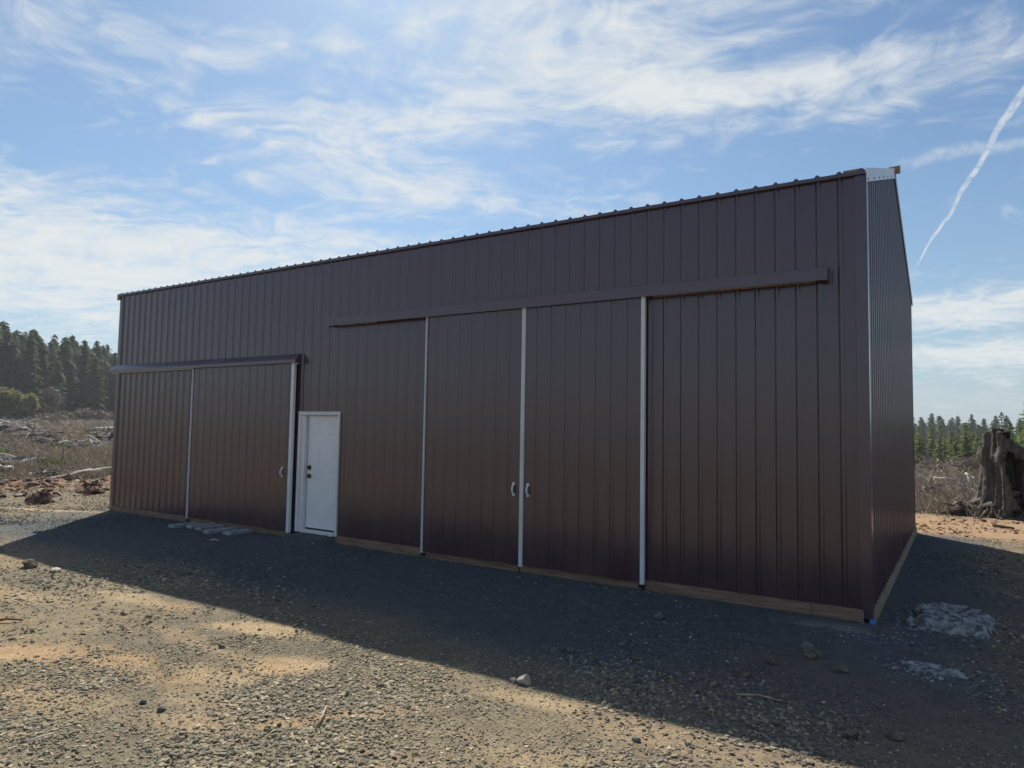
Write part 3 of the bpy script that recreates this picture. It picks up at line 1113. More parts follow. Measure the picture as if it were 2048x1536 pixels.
ROCKS = [
    (-2.08, -3.68, 0.13, 'p', 'pale block of rock standing on the edge of the barn shadow', 0.85),
    (-2.17, -3.70, 0.07, 'p', 'small pale stone left of the pale block at the shadow edge', 0.7),
    (-2.27, -2.86, 0.12, 'd', 'left rock of the pair in the shade before the double door', 0.6),
    (-2.19, -2.74, 0.13, 'd', 'right rock of the pair in the shade before the double door', 0.5),
    (-1.86, -2.29, 0.10, 'd', 'lone grey rock in the shade below the right door trim', 0.6),
    (-1.91, -1.20, 0.15, 'd', 'grey rock in dark gravel nearest the right end of the double door', 0.6),
    (-1.53, -0.87, 0.13, 'd', 'flat grey rock near the wall right of the double door', 0.4),
    (-0.37, -1.45, 0.15, 'd', 'squarish grey rock in front of the barn corner', 0.75),
    (-0.29, -1.62, 0.16, 't', 'brown clod just in front of the squarish grey rock', 0.6),
    (-0.55, -2.05, 0.15, 't', 'upright brownish rock in the shade front of the barn corner', 0.7),
    (-0.67, -2.51, 0.14, 't', 'low brownish rock farthest left of the shaded brown clods', 0.45),
    (-0.04, -1.87, 0.16, 't', 'wide flat brown rock between the clods and the concrete crumbs', 0.4),
    (0.21, -3.28, 0.12, 't', 'pointed brown rock at the bottom right in the shade', 0.7),
    (0.44, -3.10, 0.13, 't', 'dark brown rock right of the pointed one at lower right', 0.6),
    (-9.87, -3.92, 0.26, 't', 'tan rock at the tip of the barn shadow on the left', 0.6),
    (-9.35, -3.86, 0.18, 'p', 'pale flat stone beside the tan rock at the shadow tip', 0.35),
    (-4.76, -4.52, 0.075, 'd', 'small dark stone between the two sunlit dirt patches', 0.8),
    (-4.11, -5.60, 0.055, 'd', 'left dark stone of the two in the sunlit lower left gravel', 0.7),
    (-3.88, -5.60, 0.065, 'd', 'right dark stone of the two in the sunlit lower left gravel', 0.7),
    (-0.05, -4.02, 0.05, 'd', 'dark stone in the sunlit dirt near the bottom right shadow', 0.6),
    (-0.95, -4.12, 0.065, 'd', 'dark stone in sunlit gravel right of the bottom centre', 0.6),
    (0.05, -3.14, 0.035, 'p', 'tiny white pebble in the shade at lower right', 0.8),
    (-1.60, -2.60, 0.09, 't', 'brown stone below the lone grey rock in the shade', 0.5),
]
for i, (x, y, s, m, lab, h) in enumerate(ROCKS):
    rock(x, y, s, {'p': rockp, 'd': rockm, 't': rockt}[m], lab, h, 100 + i)

# ---- dried concrete spills on the right
concm, n, b = new_mat('dried_concrete')
cn = noise(n, world_pos(n), 11.0, 7.0, 0.65, 0.4)
n.links.new(mixc(n, cn.smooth(0.38, 0.60), (0.09, 0.09, 0.09), (0.37, 0.38, 0.38)), b.inputs['Base Color'])
b.inputs['Roughness'].default_value = 0.95
bump(n, b, noise(n, world_pos(n), 40.0, 6.0, 0.7), 0.8, 0.02)


def spill(cx, cy, a, bb, ang, thick, label, seed, thr=1.0, res=46, name='concrete_spill'):
    xs_ = np.linspace(-1, 1, res)
    PX, PY = np.meshgrid(xs_, xs_)
    px, py = PX.ravel(), PY.ravel()
    rr = np.sqrt(px ** 2 + py ** 2)
    c, sn = math.cos(ang), math.sin(ang)
    wx = cx + (px * a) * c - (py * bb) * sn
    wy = cy + (px * a) * sn + (py * bb) * c
    edge = rr + (fbm(wx, wy, 3.2, seed, 4) - 0.5) * 1.1
    hgt = thick * (1 - sst(0.62, 0.95, edge)) * (0.25 + 1.5 * fbm(wx * 0.6 + wy * 0.4, wy * 2.2, 3.6, seed + 4, 4) ** 1.3) + 0.02 * thick
    ridge = np.abs(fbm(wx * 0.7, wy * 2.0, 4.5, seed + 8, 3) - 0.5) * 2
    hgt = hgt * (0.55 + 0.9 * (1 - ridge) ** 2)
    hgt = hgt + (fbm(wx, wy, 16, seed + 2, 3) - 0.5) * 0.035
    z = gz(wx, wy)
    kept = (edge < 0.93 * thr)
    V = np.stack([wx, wy, z + np.maximum(0.004, hgt)], 1)
    idx = np.arange(res * res).reshape(res, res)
    Q = np.stack([idx[:-1, :-1], idx[:-1, 1:], idx[1:, 1:], idx[1:, :-1]], -1).reshape(-1, 4)
    Q = Q[kept[Q].all(1)]
    # skirt: a lower copy closes the underside
    nv = len(V)
    Vb = V.copy()
    Vb[:, 2] = z - 0.03
    ecount = {}
    for q in Q:
        for k in range(4):
            e = (q[k], q[(k + 1) % 4])
            ecount[e] = 1
    S = [(e[1], e[0], e[0] + nv, e[1] + nv) for e in ecount if (e[1], e[0]) not in ecount]
    F = np.concatenate([Q, np.array(S)])
    me = np_mesh(name, np.concatenate([V, Vb]), F, concm)
    o = bpy.data.objects.new(name, me)
    COL.objects.link(o)
    tag(o, label, 'concrete', 'dried concrete spills right of the barn')
    return o


spill(0.74, 0.58, 0.50, 0.62, 0.12, 0.075, 'large rough grey slab of dried concrete right of the barn corner', 3)
spill(0.66, -1.40, 0.34, 0.16, -0.35, 0.03, 'small crumbly streak of pale concrete in front of the large slab', 12, 0.95, 30)

t = RNG.uniform(0, 2 * math.pi, 900)
rr = np.abs(RNG.normal(0.95, 0.28, 900))
x = np.concatenate([0.74 + 0.52 * rr[:600] * np.cos(t[:600]), 0.66 + 0.36 * rr[600:] * np.cos(t[600:])])
y = np.concatenate([0.58 + 0.62 * rr[:600] * np.sin(t[:600]), -1.42 + 0.22 * rr[600:] * np.sin(t[600:])])
k = x > 0.09
x, y = x[k], y[k]
V, F = stones(x, y, 0.008 + 0.045 * RNG.uniform(0, 1, len(x)) ** 3, 0)
me = np_mesh('concrete_crumbs', V, F, smat)
add_colour(me, np.repeat(np.array([0.30, 0.31, 0.31])[None] * RNG.uniform(0.4, 1.2, (len(x), 1)), 6, 0))
o = bpy.data.objects.new('concrete_crumbs', me)
COL.objects.link(o)
tag(o, 'pale crumbs of concrete scattered round the two spills', 'crumbs', kind='stuff')

# ---- grey planks lying before the single sliding door
PL = [(-11.86, -0.44, 0.20, 0.55, 0.04, 0.0, 'leftmost grey plank of the five lying by the single sliding door'),
      (-11.52, -0.30, 0.20, 0.50, -0.10, 0.0, 'second grey plank from the left by the single sliding door'),
      (-11.20, -0.32, 0.20, 0.52, 0.06, 0.0, 'middle grey plank of the five by the single sliding door'),
      (-10.74, -0.42, 0.21, 0.58, -0.05, 0.0, 'second grey plank from the right, nearest the yard'),
      (-10.33, -0.34, 0.21, 0.50, 0.03, 0.0, 'rightmost grey plank of the five, nearest the white door')]
for x, y, w, l, a, z, lab in PL:
    v, f = box_geo(-w / 2, w / 2, -l / 2, l / 2, 0, 0.055)
    o = link_mesh('plank', v, f, MAT['plank'])
    bevel_obj(o, 0.005)
    o.location = (x, y, g1(x, y) + 0.004)
    o.rotation_euler = (random.uniform(-0.02, 0.02), random.uniform(-0.02, 0.02), a)
    tag(o, lab, 'plank', 'grey planks on the gravel')


def stick(name, pts, r, mat, label, cat='stick', group=None, n_=6):
    P = [(x, y, g1(x, y) + h) for x, y, h in pts]
    k = len(P)
    v, f = tube_geo(P, [r * (1 - 0.5 * i / max(1, k - 1)) for i in range(k)], n_, 0.1)
    o = link_mesh(name, v, f, mat, None, True)
    tag(o, label, cat, group)
    return o


stick('stick', [(-9.95, -1.16, 0.02), (-9.90, -1.11, 0.03), (-9.83, -1.07, 0.02)], 0.014, MAT['twig_pale'], 'short pale stick on dark gravel before the grey planks')
stick('stick', [(-7.25, -5.40, 0.02), (-7.15, -5.27, 0.035), (-7.05, -5.17, 0.02)], 0.016, MAT['twig_red'], 'reddish stick at the left edge on sunlit gravel')
stick('stick', [(-4.06, -6.36, 0.015), (-4.02, -6.29, 0.03), (-4.04, -6.22, 0.02)], 0.007, MAT['twig_pale'], 'thin white stick in the gravel at lower left')
stick('stick', [(-2.76, -5.20, 0.015), (-2.84, -5.08, 0.03), (-2.93, -4.96, 0.035), (-3.00, -4.90, 0.02)], 0.010, MAT['twig'], 'curved tan twig on a dirt strip at lower centre')
stick('stick', [(-0.62, -2.98, 0.015), (-0.45, -2.94, 0.03), (-0.30, -2.95, 0.02)], 0.010, MAT['twig'], 'brown twig in the shade at lower right')

# ------------------------------------------------------------------ stump on the right
barkm, n, b = new_mat('stump_bark')
wp = world_pos(n)
s1 = noise(n, scaled(n, wp, (9, 9, 0.9)), 1.6, 7.0, 0.65, 0.3)
s2 = noise(n, wp, 1.7, 5.0, 0.6)
c1 = mixc(n, s1.smooth(0.3, 0.7), (0.030, 0.028, 0.026), (0.130, 0.117, 0.103))
n.links.new(mixc(n, s2.smooth(0.60, 0.72) * 0.4, c1, (0.19, 0.085, 0.06)), b.inputs['Base Color'])
b.inputs['Roughness'].default_value = 0.92
bump(n, b, s1, 0.9, 0.05)
charm, n, b = new_mat('charred_wood')
wp = world_pos(n)
s1 = noise(n, scaled(n, wp, (8, 8, 0.8)), 1.5, 6.0, 0.6, 0.3)
s2 = noise(n, scaled(n, wp, (2.0, 2.0, 0.9)), 1.6, 4.0, 0.6)
c1 = mixc(n, s1.smooth(0.35, 0.75), (0.012, 0.011, 0.011), (0.055, 0.042, 0.034))
n.links.new(mixc(n, s2.smooth(0.60, 0.72) * 0.8, c1, (0.17, 0.055, 0.04)), b.inputs['Base Color'])
b.inputs['Roughness'].default_value = 0.95
bump(n, b, s1, 0.9, 0.05)

STX, STY = 2.42, 13.6
stump = empty('old_stump', (STX, STY, g1(STX, STY)))
tag(stump, 'huge hollow weathered stump with charred inside and spreading roots', 'stump')
NT, NZ = 150, 52
V, F = [], []
for j in range(NZ):
    t = j / (NZ - 1)
    for i in range(NT):
        th = 2 * math.pi * i / NT            # 0 = +x, pi = -x, 3pi/2 = towards the camera
        left = math.exp(-((math.atan2(math.sin(th - 3.68), math.cos(th - 3.68))) / 0.48) ** 2)
        htop = 1.68 + 0.50 * min(1.0, left * 1.6) + 0.05 * math.sin(th * 9) + 0.16 * (float(fbm(th * 4, 0.3, 2.0, 77, 4)) - 0.5)
        z = t * htop
        flare = 0.24 * math.exp(-z / 0.28) + 0.10 * math.exp(-z / 0.9)
        r = 1.06 + flare * (1 + 0.35 * math.sin(th * 7 + 0.8)) + 0.055 * math.sin(th * 11 + z * 0.7) + 0.03 * math.sin(th * 23 + 2 * z) + 0.06 * math.exp(-((z - 1.55) / 0.2) ** 2) * (1 + math.sin(th * 5))
        r += 0.11 * (float(fbm(th * 3.0, z * 0.55, 2.1, 301, 4)) - 0.5) + random.uniform(-0.014, 0.014)
        r += 0.05 * max(0.0, math.sin(th * 31 + 1.5 * math.sin(z * 2.0)))* (0.4 + 0.6 * float(vnoise(th * 2, z, 1.5, 5)))
        V.append((r * math.cos(th), r * math.sin(th), z - 0.05))
for j in range(NZ - 1):
    for i in range(NT):
        th = 2 * math.pi * (i + 0.5) / NT
        z = (j + 0.5) / (NZ - 1) * 1.75
        op = abs(math.atan2(math.sin(th - 4.98), math.cos(th - 4.98)))
        if op < 0.80 - 0.08 * math.sin(z * 4) and 0.12 < z < 1.48 - 0.10 * math.cos(op * 3):
            continue
        F.append((j * NT + i, j * NT + (i + 1) % NT, (j + 1) * NT + (i + 1) % NT, (j + 1) * NT + i))
shell = link_mesh('trunk_shell', V, F, [barkm, charm], stump, True)
md = shell.modifiers.new('solid', 'SOLIDIFY')
md.thickness = 0.26
md.offset = -1
md.material_offset = 1
md.material_offset_rim = 0
# dark full-height plug added to stop light through the hollow and darken it
V, F = [], []
for j in range(9):
    for i in range(32):
        th = 2 * math.pi * i / 32
        r = 0.79 + 0.05 * math.sin(th * 9) + random.uniform(-0.03, 0.03)
        V.append((r * math.cos(th), r * math.sin(th), 0.02 + j * 0.208 + (random.uniform(-0.05, 0.08) if j == 8 else 0)))
V.append((0, 0, 1.60))
for j in range(8):
    F += [(j * 32 + i, j * 32 + (i + 1) % 32, (j + 1) * 32 + (i + 1) % 32, (j + 1) * 32 + i) for i in range(32)]
F += [(8 * 32 + i, 8 * 32 + (i + 1) % 32, 9 * 32) for i in range(32)]
link_mesh('hollow_plug', V, F, charm, stump)
for k, (a, ln_, w, drop) in enumerate([(3.35, 1.05, 0.17, 0.75), (3.75, 0.95, 0.15, 0.62), (4.15, 0.7, 0.14, 0.5), (2.9, 1.0, 0.16, 0.7), (4.65, 0.7, 0.15, 0.45), (5.4, 0.9, 0.15, 0.5), (0.3, 1.0, 0.17, 0.6), (1.5, 1.0, 0.17, 0.6), (3.5, 1.35, 0.07, 0.62), (3.95, 1.2, 0.06, 0.5), (3.15, 1.3, 0.05, 0.55)]):
    P, R_ = [], []
    for i in range(7):
        t = i / 6
        d = 0.88 + ln_ * t
        wob = 0.12 * math.sin(t * 5 + k)
        P.append((d * math.cos(a) - wob * math.sin(a), d * math.sin(a) + wob * math.cos(a), drop * (1 - t) ** 1.5 - 0.04 + 0.03 * math.sin(i * 2.1 + k)))
        R_.append(w * (1 - 0.75 * t))
    v, f = tube_geo(P, R_, 8, 0.18)
    link_mesh('root', v, f, barkm, stump, True)
clump = []
for k in range(16):
    a, s_ = random.uniform(0, 6.28), random.uniform(0.06, 0.16)
    x0, y0 = -0.76 + random.uniform(-0.1, 0.1), -0.46 + random.uniform(-0.06, 0.06)
    clump.append(tube_geo([(x0, y0, 2.06), (x0 + s_ * math.cos(a), y0 + s_ * math.sin(a), 2.12 + random.uniform(0, 0.07))], [0.012, 0.006], 5))
v, f = merge(clump)
link_mesh('twig_litter', v, f, MAT['twig_red'], stump)

# ------------------------------------------------------------------ trees
def leaf_mat(name, c1, c2, trans=0.25):
    m, n, b = new_mat(name)
    oi = n.nodes.new('ShaderNodeObjectInfo')
    rnd = X(n, oi.outputs['Random'])
    geo = n.nodes.new('ShaderNodeNewGeometry')
    isl = X(n, geo.outputs['Random Per Island'])
    cc = mixc(n, (rnd * 0.6 + isl * 0.5).clamp(), c1, c2)
    n.links.new(cc, b.inputs['Base Color'])
    b.inputs['Roughness'].default_value = 0.75
    b.inputs['Specular IOR Level'].default_value = 0.2
    tr = n.nodes.new('ShaderNodeBsdfTranslucent')
    n.links.new(cc, tr.inputs['Color'])
    ms = n.nodes.new('ShaderNodeMixShader')
    ms.inputs[0].default_value = trans
    out = n.nodes['Material Output']
    n.links.new(b.outputs[0], ms.inputs[1])
    n.links.new(tr.outputs[0], ms.inputs[2])
    n.links.new(ms.outputs[0], out.inputs['Surface'])
    return m


trunkm = simple_mat('tree_bark', (0.13, 0.10, 0.08), 0.9, 0, 0.3, 3, (3, 3, 0.6), 0.5, 0.03)
M_fir = leaf_mat('dark_fir_needles', (0.038, 0.076, 0.032), (0.092, 0.135, 0.048), 0.38)
M_young = leaf_mat('young_fir_needles', (0.105, 0.155, 0.042), (0.19, 0.24, 0.072), 0.45)
M_willow = leaf_mat('olive_spring_leaves', (0.165, 0.165, 0.065), (0.225, 0.21, 0.095), 0.35)
M_brown = leaf_mat('bare_brown_twigs', (0.15, 0.12, 0.095), (0.25, 0.205, 0.16), 0.1)
M_green = leaf_mat('green_shrub_leaves', (0.07, 0.11, 0.03), (0.13, 0.16, 0.05), 0.3)


def conifer_mesh(seed, h, rad, base, mat, whorl=0.45, droop=0.35, tuft=0.55, per=7):
    rs = np.random.default_rng(seed)
    V, F = [], []
    z = base
    while z < h * 0.985:
        t = (z - base) / (h - base)
        L = rad * (1 - t) ** (0.62 if h > 10 else 0.85) * (0.35 + 0.65 * min(1, t / 0.10)) + 0.05 * rad
        nb = max(3, int(per * (0.55 + 0.6 * (1 - t))))
        a0 = rs.uniform(0, 6.28)
        for k in range(nb):
            if rs.uniform() < 0.10:
                continue
            a = a0 + 2 * math.pi * k / nb + rs.normal(0, 0.25)
            l = L * rs.uniform(0.6, 1.18)
            ns = max(2, int(l / (tuft * 0.62)) + 1)
            rise = rs.uniform(-0.05, 0.25)
            for s in range(ns):
                q = (s + 0.6) / ns
                d = l * q
                px, py = d * math.cos(a), d * math.sin(a)
                pz = z + l * (rise * q - droop * q * q)
                w = tuft * (0.55 + 0.55 * (1 - q)) * rs.uniform(0.7, 1.25) * min(1.0, 0.45 + l / rad)
                c = np.array([px, py, pz])
                out = np.array([math.cos(a), math.sin(a), -droop * 1.4 + rs.normal(0, 0.2)])
                sd = np.array([-math.sin(a), math.cos(a), rs.normal(0, 0.35)])
                i0 = len(V)
                tip = c + out * w * 1.0
                V += [tuple(c - out * w * 0.35), tuple(c + sd * w * 0.55 - np.array([0, 0, w * 0.18])), tuple(tip), tuple(c - sd * w * 0.55 - np.array([0, 0, w * 0.18]))]
                F += [(i0, i0 + 1, i0 + 2), (i0, i0 + 2, i0 + 3)]
        z += whorl * rs.uniform(0.75, 1.25) * (0.55 + 0.6 * (1 - t))
    i0 = len(V)
    V += [(0.10, 0, h * 0.95), (-0.06, 0.09, h * 0.95), (-0.06, -0.09, h * 0.95), (0, 0, h * 1.01)]
    F += [(i0, i0 + 1, i0 + 3), (i0 + 1, i0 + 2, i0 + 3), (i0 + 2, i0, i0 + 3)]
    me = bpy.data.meshes.new('crown')
    me.from_pydata(V, [], F)
    me.materials.append(mat)
    tv, tf = tube_geo([(0, 0, -0.6), (0.0, 0, h * 0.3), (0, 0, h * 0.7), (0, 0, h * 0.97)], [h * 0.014 + 0.03, h * 0.011 + 0.02, h * 0.006 + 0.01, 0.01], 7)
    tm = bpy.data.meshes.new('trunk')
    tm.from_pydata(tv, [], tf)
    tm.materials.append(trunkm)
    return me, tm


FIRS = [conifer_mesh(s, 24, r, bs, M_fir, 0.85, 0.42, 1.5, 10) for s, r, bs in ((1, 4.6, 1.6), (2, 4.2, 2.4), (3, 5.0, 1.0), (4, 3.8, 3.0), (5, 4.4, 1.8))]
YOUNG = [conifer_mesh(s, 5, r, 0.25, M_young, 0.34, 0.12, 0.42, 7) for s, r in ((11, 1.15), (12, 0.95), (13, 1.3), (14, 1.05))]


def plant_tree(name, pair, x, y, sc, label, cat, group, wide=1.0):
    root = empty(name, (x, y, g1(x, y) - 0.05), random.uniform(0, 6.28))
    root.scale = (sc * wide, sc * wide, sc)
    tag(root, label, cat, group)
    for nm, me in (('trunk', pair[1]), ('crown', pair[0])):
        o = bpy.data.objects.new(nm, me)
        COL.objects.link(o)
        o.parent = root
    return root


def polar(a, r):
    return CAM_POS.x + r * math.sin(a), CAM_POS.y + r * math.cos(a)


# dense forest on the left
rows = [(164, 3.4), (170, 3.0), (177, 2.8), (185, 2.8), (193, 2.8), (202, 2.8), (211, 2.8), (221, 2.8), (232, 2.8), (243, 2.8), (256, 2.8)]
LAB = ['dark conifer in the front row of the forest edge on the left', 'dark conifer inside the dense forest on the left hillside', 'dark conifer on the skyline of the left hillside']
for ri, (R0, step) in enumerate(rows):
    a = -1.29 + random.uniform(0, 0.02)
    while a < -1.06:
        x, y = polar(a + random.uniform(-0.008, 0.008), R0 + random.uniform(-5, 5))
        lean = 0.94 + 0.26 * np.clip((-1.08 - a) / 0.14, 0, 1)
        sc = (0.66 + 0.014 * ri) * random.uniform(0.88, 1.07) * float(lean)
        if ri == 0:
            sc *= random.uniform(0.6, 0.95)
        plant_tree('fir_tree', random.choice(FIRS), x, y, sc, LAB[0 if ri == 0 else (1 if ri < 7 else 2)], 'tree', ['front row of the left forest', 'inner trees of the left forest', 'skyline trees of the left forest'][0 if ri == 0 else (1 if ri < 7 else 2)], random.uniform(0.9, 1.15))
        a += step / R0 * random.uniform(0.7, 1.25)

# far forest on the right
for ri, R0 in enumerate((258, 270, 282, 294, 306)):
    a = -0.17
    while a < 0.11:
        x, y = polar(a, R0 + random.uniform(-6, 6))
        sc = random.uniform(0.56, 0.74)
        plant_tree('fir_tree', random.choice(FIRS), x, y, sc, 'hazy blue-green conifer of the distant forest right of the barn', 'tree', 'distant forest right of the barn', random.uniform(0.9, 1.2))
        a += 2.6 / R0 * random.uniform(0.7, 1.3)
# young plantation on the right
placed = 0
for k in range(900):
    if placed >= 235:
        break
    a = random.uniform(-0.17, 0.13)
    r = math.sqrt(random.uniform(60 ** 2, 120 ** 2))
    if a < 0.02 and r < 72 + random.uniform(0, 14):
        continue
    x, y = polar(a, r)
    plant_tree('young_fir', random.choice(YOUNG), x, y, random.uniform(0.5, 0.95), 'young bright green conifer in the plantation between barn and stump', 'tree', 'young plantation on the right', random.uniform(0.9, 1.25))
    placed += 1
x, y = polar(0.066, 58)
plant_tree('young_fir', YOUNG[2], x, y, 1.02, 'tallest young conifer, behind the stump at the right edge', 'tree', None, 1.1)
x, y = polar(0.040, 64)
plant_tree('young_fir', YOUNG[0], x, y, 0.92, 'second tallest young conifer, left of the tallest behind the stump', 'tree', None, 1.0)


def shrub_mesh(seed, w, h, n_leaf, mat, leaf=0.12, lobes=5):
    rs = np.random.default_rng(seed)
    cs = [(rs.uniform(-0.5, 0.5) * w, rs.uniform(-0.5, 0.5) * w * 0.7, h * rs.uniform(0.35, 0.75), rs.uniform(0.25, 0.45)) for _ in range(lobes)]
    V, F = [], []
    for k in range(n_leaf):
        cx, cy, cz, r = cs[rs.integers(lobes)]
        d = rs.normal(0, 1, 3)
        d /= np.linalg.norm(d)
        q = r * rs.uniform(0.2, 1.0) ** 0.5
        c = np.array([cx + d[0] * q * w * 0.8, cy + d[1] * q * w * 0.8, max(0.03, cz + d[2] * q * h * 0.9)])
        u = rs.normal(0, 1, 3); u /= np.linalg.norm(u)
        v_ = rs.normal(0, 1, 3); v_ /= np.linalg.norm(v_)
        i0 = len(V)
        V += [tuple(c - u * leaf), tuple(c + v_ * leaf * 0.5), tuple(c + u * leaf), tuple(c - v_ * leaf * 0.5)]
        F += [(i0, i0 + 1, i0 + 2), (i0, i0 + 2, i0 + 3)]
    me = bpy.data.meshes.new('foliage')
    me.from_pydata(V, [], F)
    me.materials.append(mat)
    parts = []
    for cx, cy, cz, r in cs:
        for _ in range(3):
            ex, ey = cx + rs.normal(0, r * w * 0.5), cy + rs.normal(0, r * w * 0.5)
            parts.append(tube_geo([(cx * 0.2, cy * 0.2, -0.1), (cx * 0.6, cy * 0.6, cz * 0.6), (ex, ey, cz + r * h * 0.5)], [0.02 * h ** 0.5, 0.014 * h ** 0.5, 0.005], 5))
    tv, tf = merge(parts)
    tm = bpy.data.meshes.new('stems')
    tm.from_pydata(tv, [], tf)
    tm.materials.append(trunkm)
    return me, tm


def plant_shrub(x, y, w, h, n_leaf, mat, label, seed, leaf=0.12, group=None):
    me, tm = shrub_mesh(seed, w, h, n_leaf, mat, leaf)
    root = empty('shrub', (x, y, g1(x, y)), 0)
    tag(root, label, 'shrub', group)
    for nm, m_ in (('stems', tm), ('foliage', me)):
        o = bpy.data.objects.new(nm, m_)
        COL.objects.link(o)
        o.parent = root


for a, r, w, h, nl, mat, lab, lf in [
    (-1.196, 136, 5.0, 5.6, 900, M_willow, 'olive yellow spring tree at far left before the dark forest', 0.55),
    (-1.228, 138, 6.0, 6.0, 700, M_willow, 'olive spring tree at the left frame edge', 0.55),
    (-1.172, 138, 4.6, 5.0, 700, M_brown, 'bare brown tree right of the olive one at far left', 0.5),
    (-1.158, 140, 3.8, 6.0, 600, M_brown, 'tall bare brown tree before the dark forest', 0.5),
    (-1.138, 146, 4.5, 2.0, 350, M_green, 'low green shrub at the foot of the forest', 0.4),
    (-1.118, 146, 5.0, 2.4, 400, M_brown, 'wide brown shrub at the foot of the forest', 0.4),
    (-1.096, 146, 6.0, 1.8, 400, M_brown, 'low brown shrub at the forest foot beside the barn', 0.4),
    (-1.150, 118, 4.5, 1.3, 300, M_brown, 'rounded grey-brown bush in the clear-cut before the forest', 0.3),
    (-1.140, 52, 1.6, 0.45, 260, M_green, 'small green tuft below the white slash pile', 0.12),
    (-1.205, 44, 1.2, 0.4, 200, M_green, 'small green tuft at the left of the clear-cut', 0.12),
    (-1.155, 36, 1.2, 0.35, 220, M_green, 'small green tuft nearest the barn in the clear-cut', 0.10),
]:
    x, y = polar(a, r)
    plant_shrub(x, y, w, h, nl, mat, lab, int(r * 7 + w * 11 + abs(a) * 1000), lf)
for i in range(14):
    a, r = random.uniform(-0.08, 0.10), random.uniform(46, 66)
    x, y = polar(a, r)
    plant_shrub(x, y, random.uniform(1.6, 3.0), random.uniform(0.6, 1.2), 220, M_brown, 'bare brown bush before the young plantation', 500 + i, 0.16, 'brown bushes before the plantation')

# far shed at the left edge
sx, sy = polar(-1.206, 146)
shed = empty('far_shed', (sx, sy, g1(sx, sy)), 1.22)
tag(shed, 'low dark shed with pale roof far off at the left edge', 'shed')
box('wall', -6.0, 6.0, -2.0, 2.0, -0.3, 2.2, simple_mat('shed_wall', (0.07, 0.06, 0.055), 0.9), shed)
v, f = prism([(-2.5, 2.21), (2.5, 2.21), (0, 3.3)], 'x', -6.4, 6.4)
o = fix_normals(link_mesh('roof', v, f, simple_mat('shed_roof', (0.55, 0.60, 0.60), 0.5), shed))

# ------------------------------------------------------------------ clear-cut debris
deadwood = simple_mat('grey_deadwood', (0.34, 0.30, 0.26), 0.9, 0, 0.45, 5, bstr=0.3)
bleach = simple_mat('bleached_wood', (0.62, 0.58, 0.52), 0.9, 0, 0.25, 4, bstr=0.3)
darkw = simple_mat('dark_rotten_wood', (0.075, 0.06, 0.05), 0.95, 0, 0.4, 5, bstr=0.4)
redsoil = simple_mat('red_root_soil', (0.17, 0.095, 0.062), 0.95, 0, 0.5, 6, bstr=0.6, bdist=0.04)
grassd = leaf_mat('dry_grass', (0.25, 0.205, 0.16), (0.185, 0.16, 0.115), 0.25)


def log(p0, p1, r, mat, label, group=None, h=None):
    P = []
    for i in range(6):
        t = i / 5
        x = p0[0] + (p1[0] - p0[0]) * t + random.uniform(-0.06, 0.06)
        y = p0[1] + (p1[1] - p0[1]) * t + random.uniform(-0.06, 0.06)
        z = (p0[2] + (p1[2] - p0[2]) * t) + g1(x, y)
        P.append((x, y, z))
    v, f = tube_geo(P, [r * (1 - 0.35 * i / 5) for i in range(6)], 9, 0.12)
    o = link_mesh('log', v, f, mat, None, True)
    tag(o, label, 'log', group)
    return o


def away(a, r, da, dr):
    x0, y0 = polar(a, r)
    x1, y1 = polar(a + da, r + dr)
    return (x0, y0), (x1, y1)


for a, r, da, dr, z0, z1, rad, mat, lab in [
    (-1.215, 28.5, 0.018, 4.5, 0.75, 0.10, 0.10, bleach, 'pale tilted log at the left edge of the clear-cut'),
    (-1.222, 31.0, 0.030, -0.5, 0.25, 0.35, 0.12, bleach, 'short bleached log on the mound at far left'),
    (-1.225, 27.0, 0.085, 0.6, 0.12, 0.10, 0.14, darkw, 'long dark log lying across the left clear-cut'),
    (-1.135, 28.0, 0.060, 1.2, 0.25, 0.40, 0.075, bleach, 'pale log behind the red soil next to the barn'),
    (-1.165, 26.5, 0.050, 2.0, 0.06, 0.35, 0.08, deadwood, 'grey slanting log left of the pale log by the barn'),
    (-1.115, 75.0, 0.035, 3.0, 0.2, 0.5, 0.13, bleach, 'bleached log far out beside the barn edge'),
    (0.004, 43.0, 0.011, -0.3, 0.55, 0.20, 0.07, bleach, 'short white log on the slope right of the barn'),
    (-0.004, 31.0, 0.060, -1.5, 0.15, 0.12, 0.07, darkw, 'thin dark log lying across the slope right of the barn'),
    (-0.030, 39.0, 0.030, 0.3, 0.10, 0.14, 0.20, deadwood, 'grey rounded log on the slope beside the barn'),
    (0.030, 25.5, 0.030, 0.7, 0.12, 0.12, 0.07, deadwood, 'grey branch on the slope left of the stump'),
    (-0.012, 62.0, 0.018, 0.3, 0.3, 0.3, 0.10, bleach, 'pale log far up the slope right of the barn'),
    (0.030, 18.9, 0.020, -0.2, 0.05, 0.04, 0.035, darkw, 'dark branch on the orange dirt before the stump'),
]:
    q0, q1 = away(a, r, da, dr)
    log((*q0, z0), (*q1, z1), rad, mat, lab)


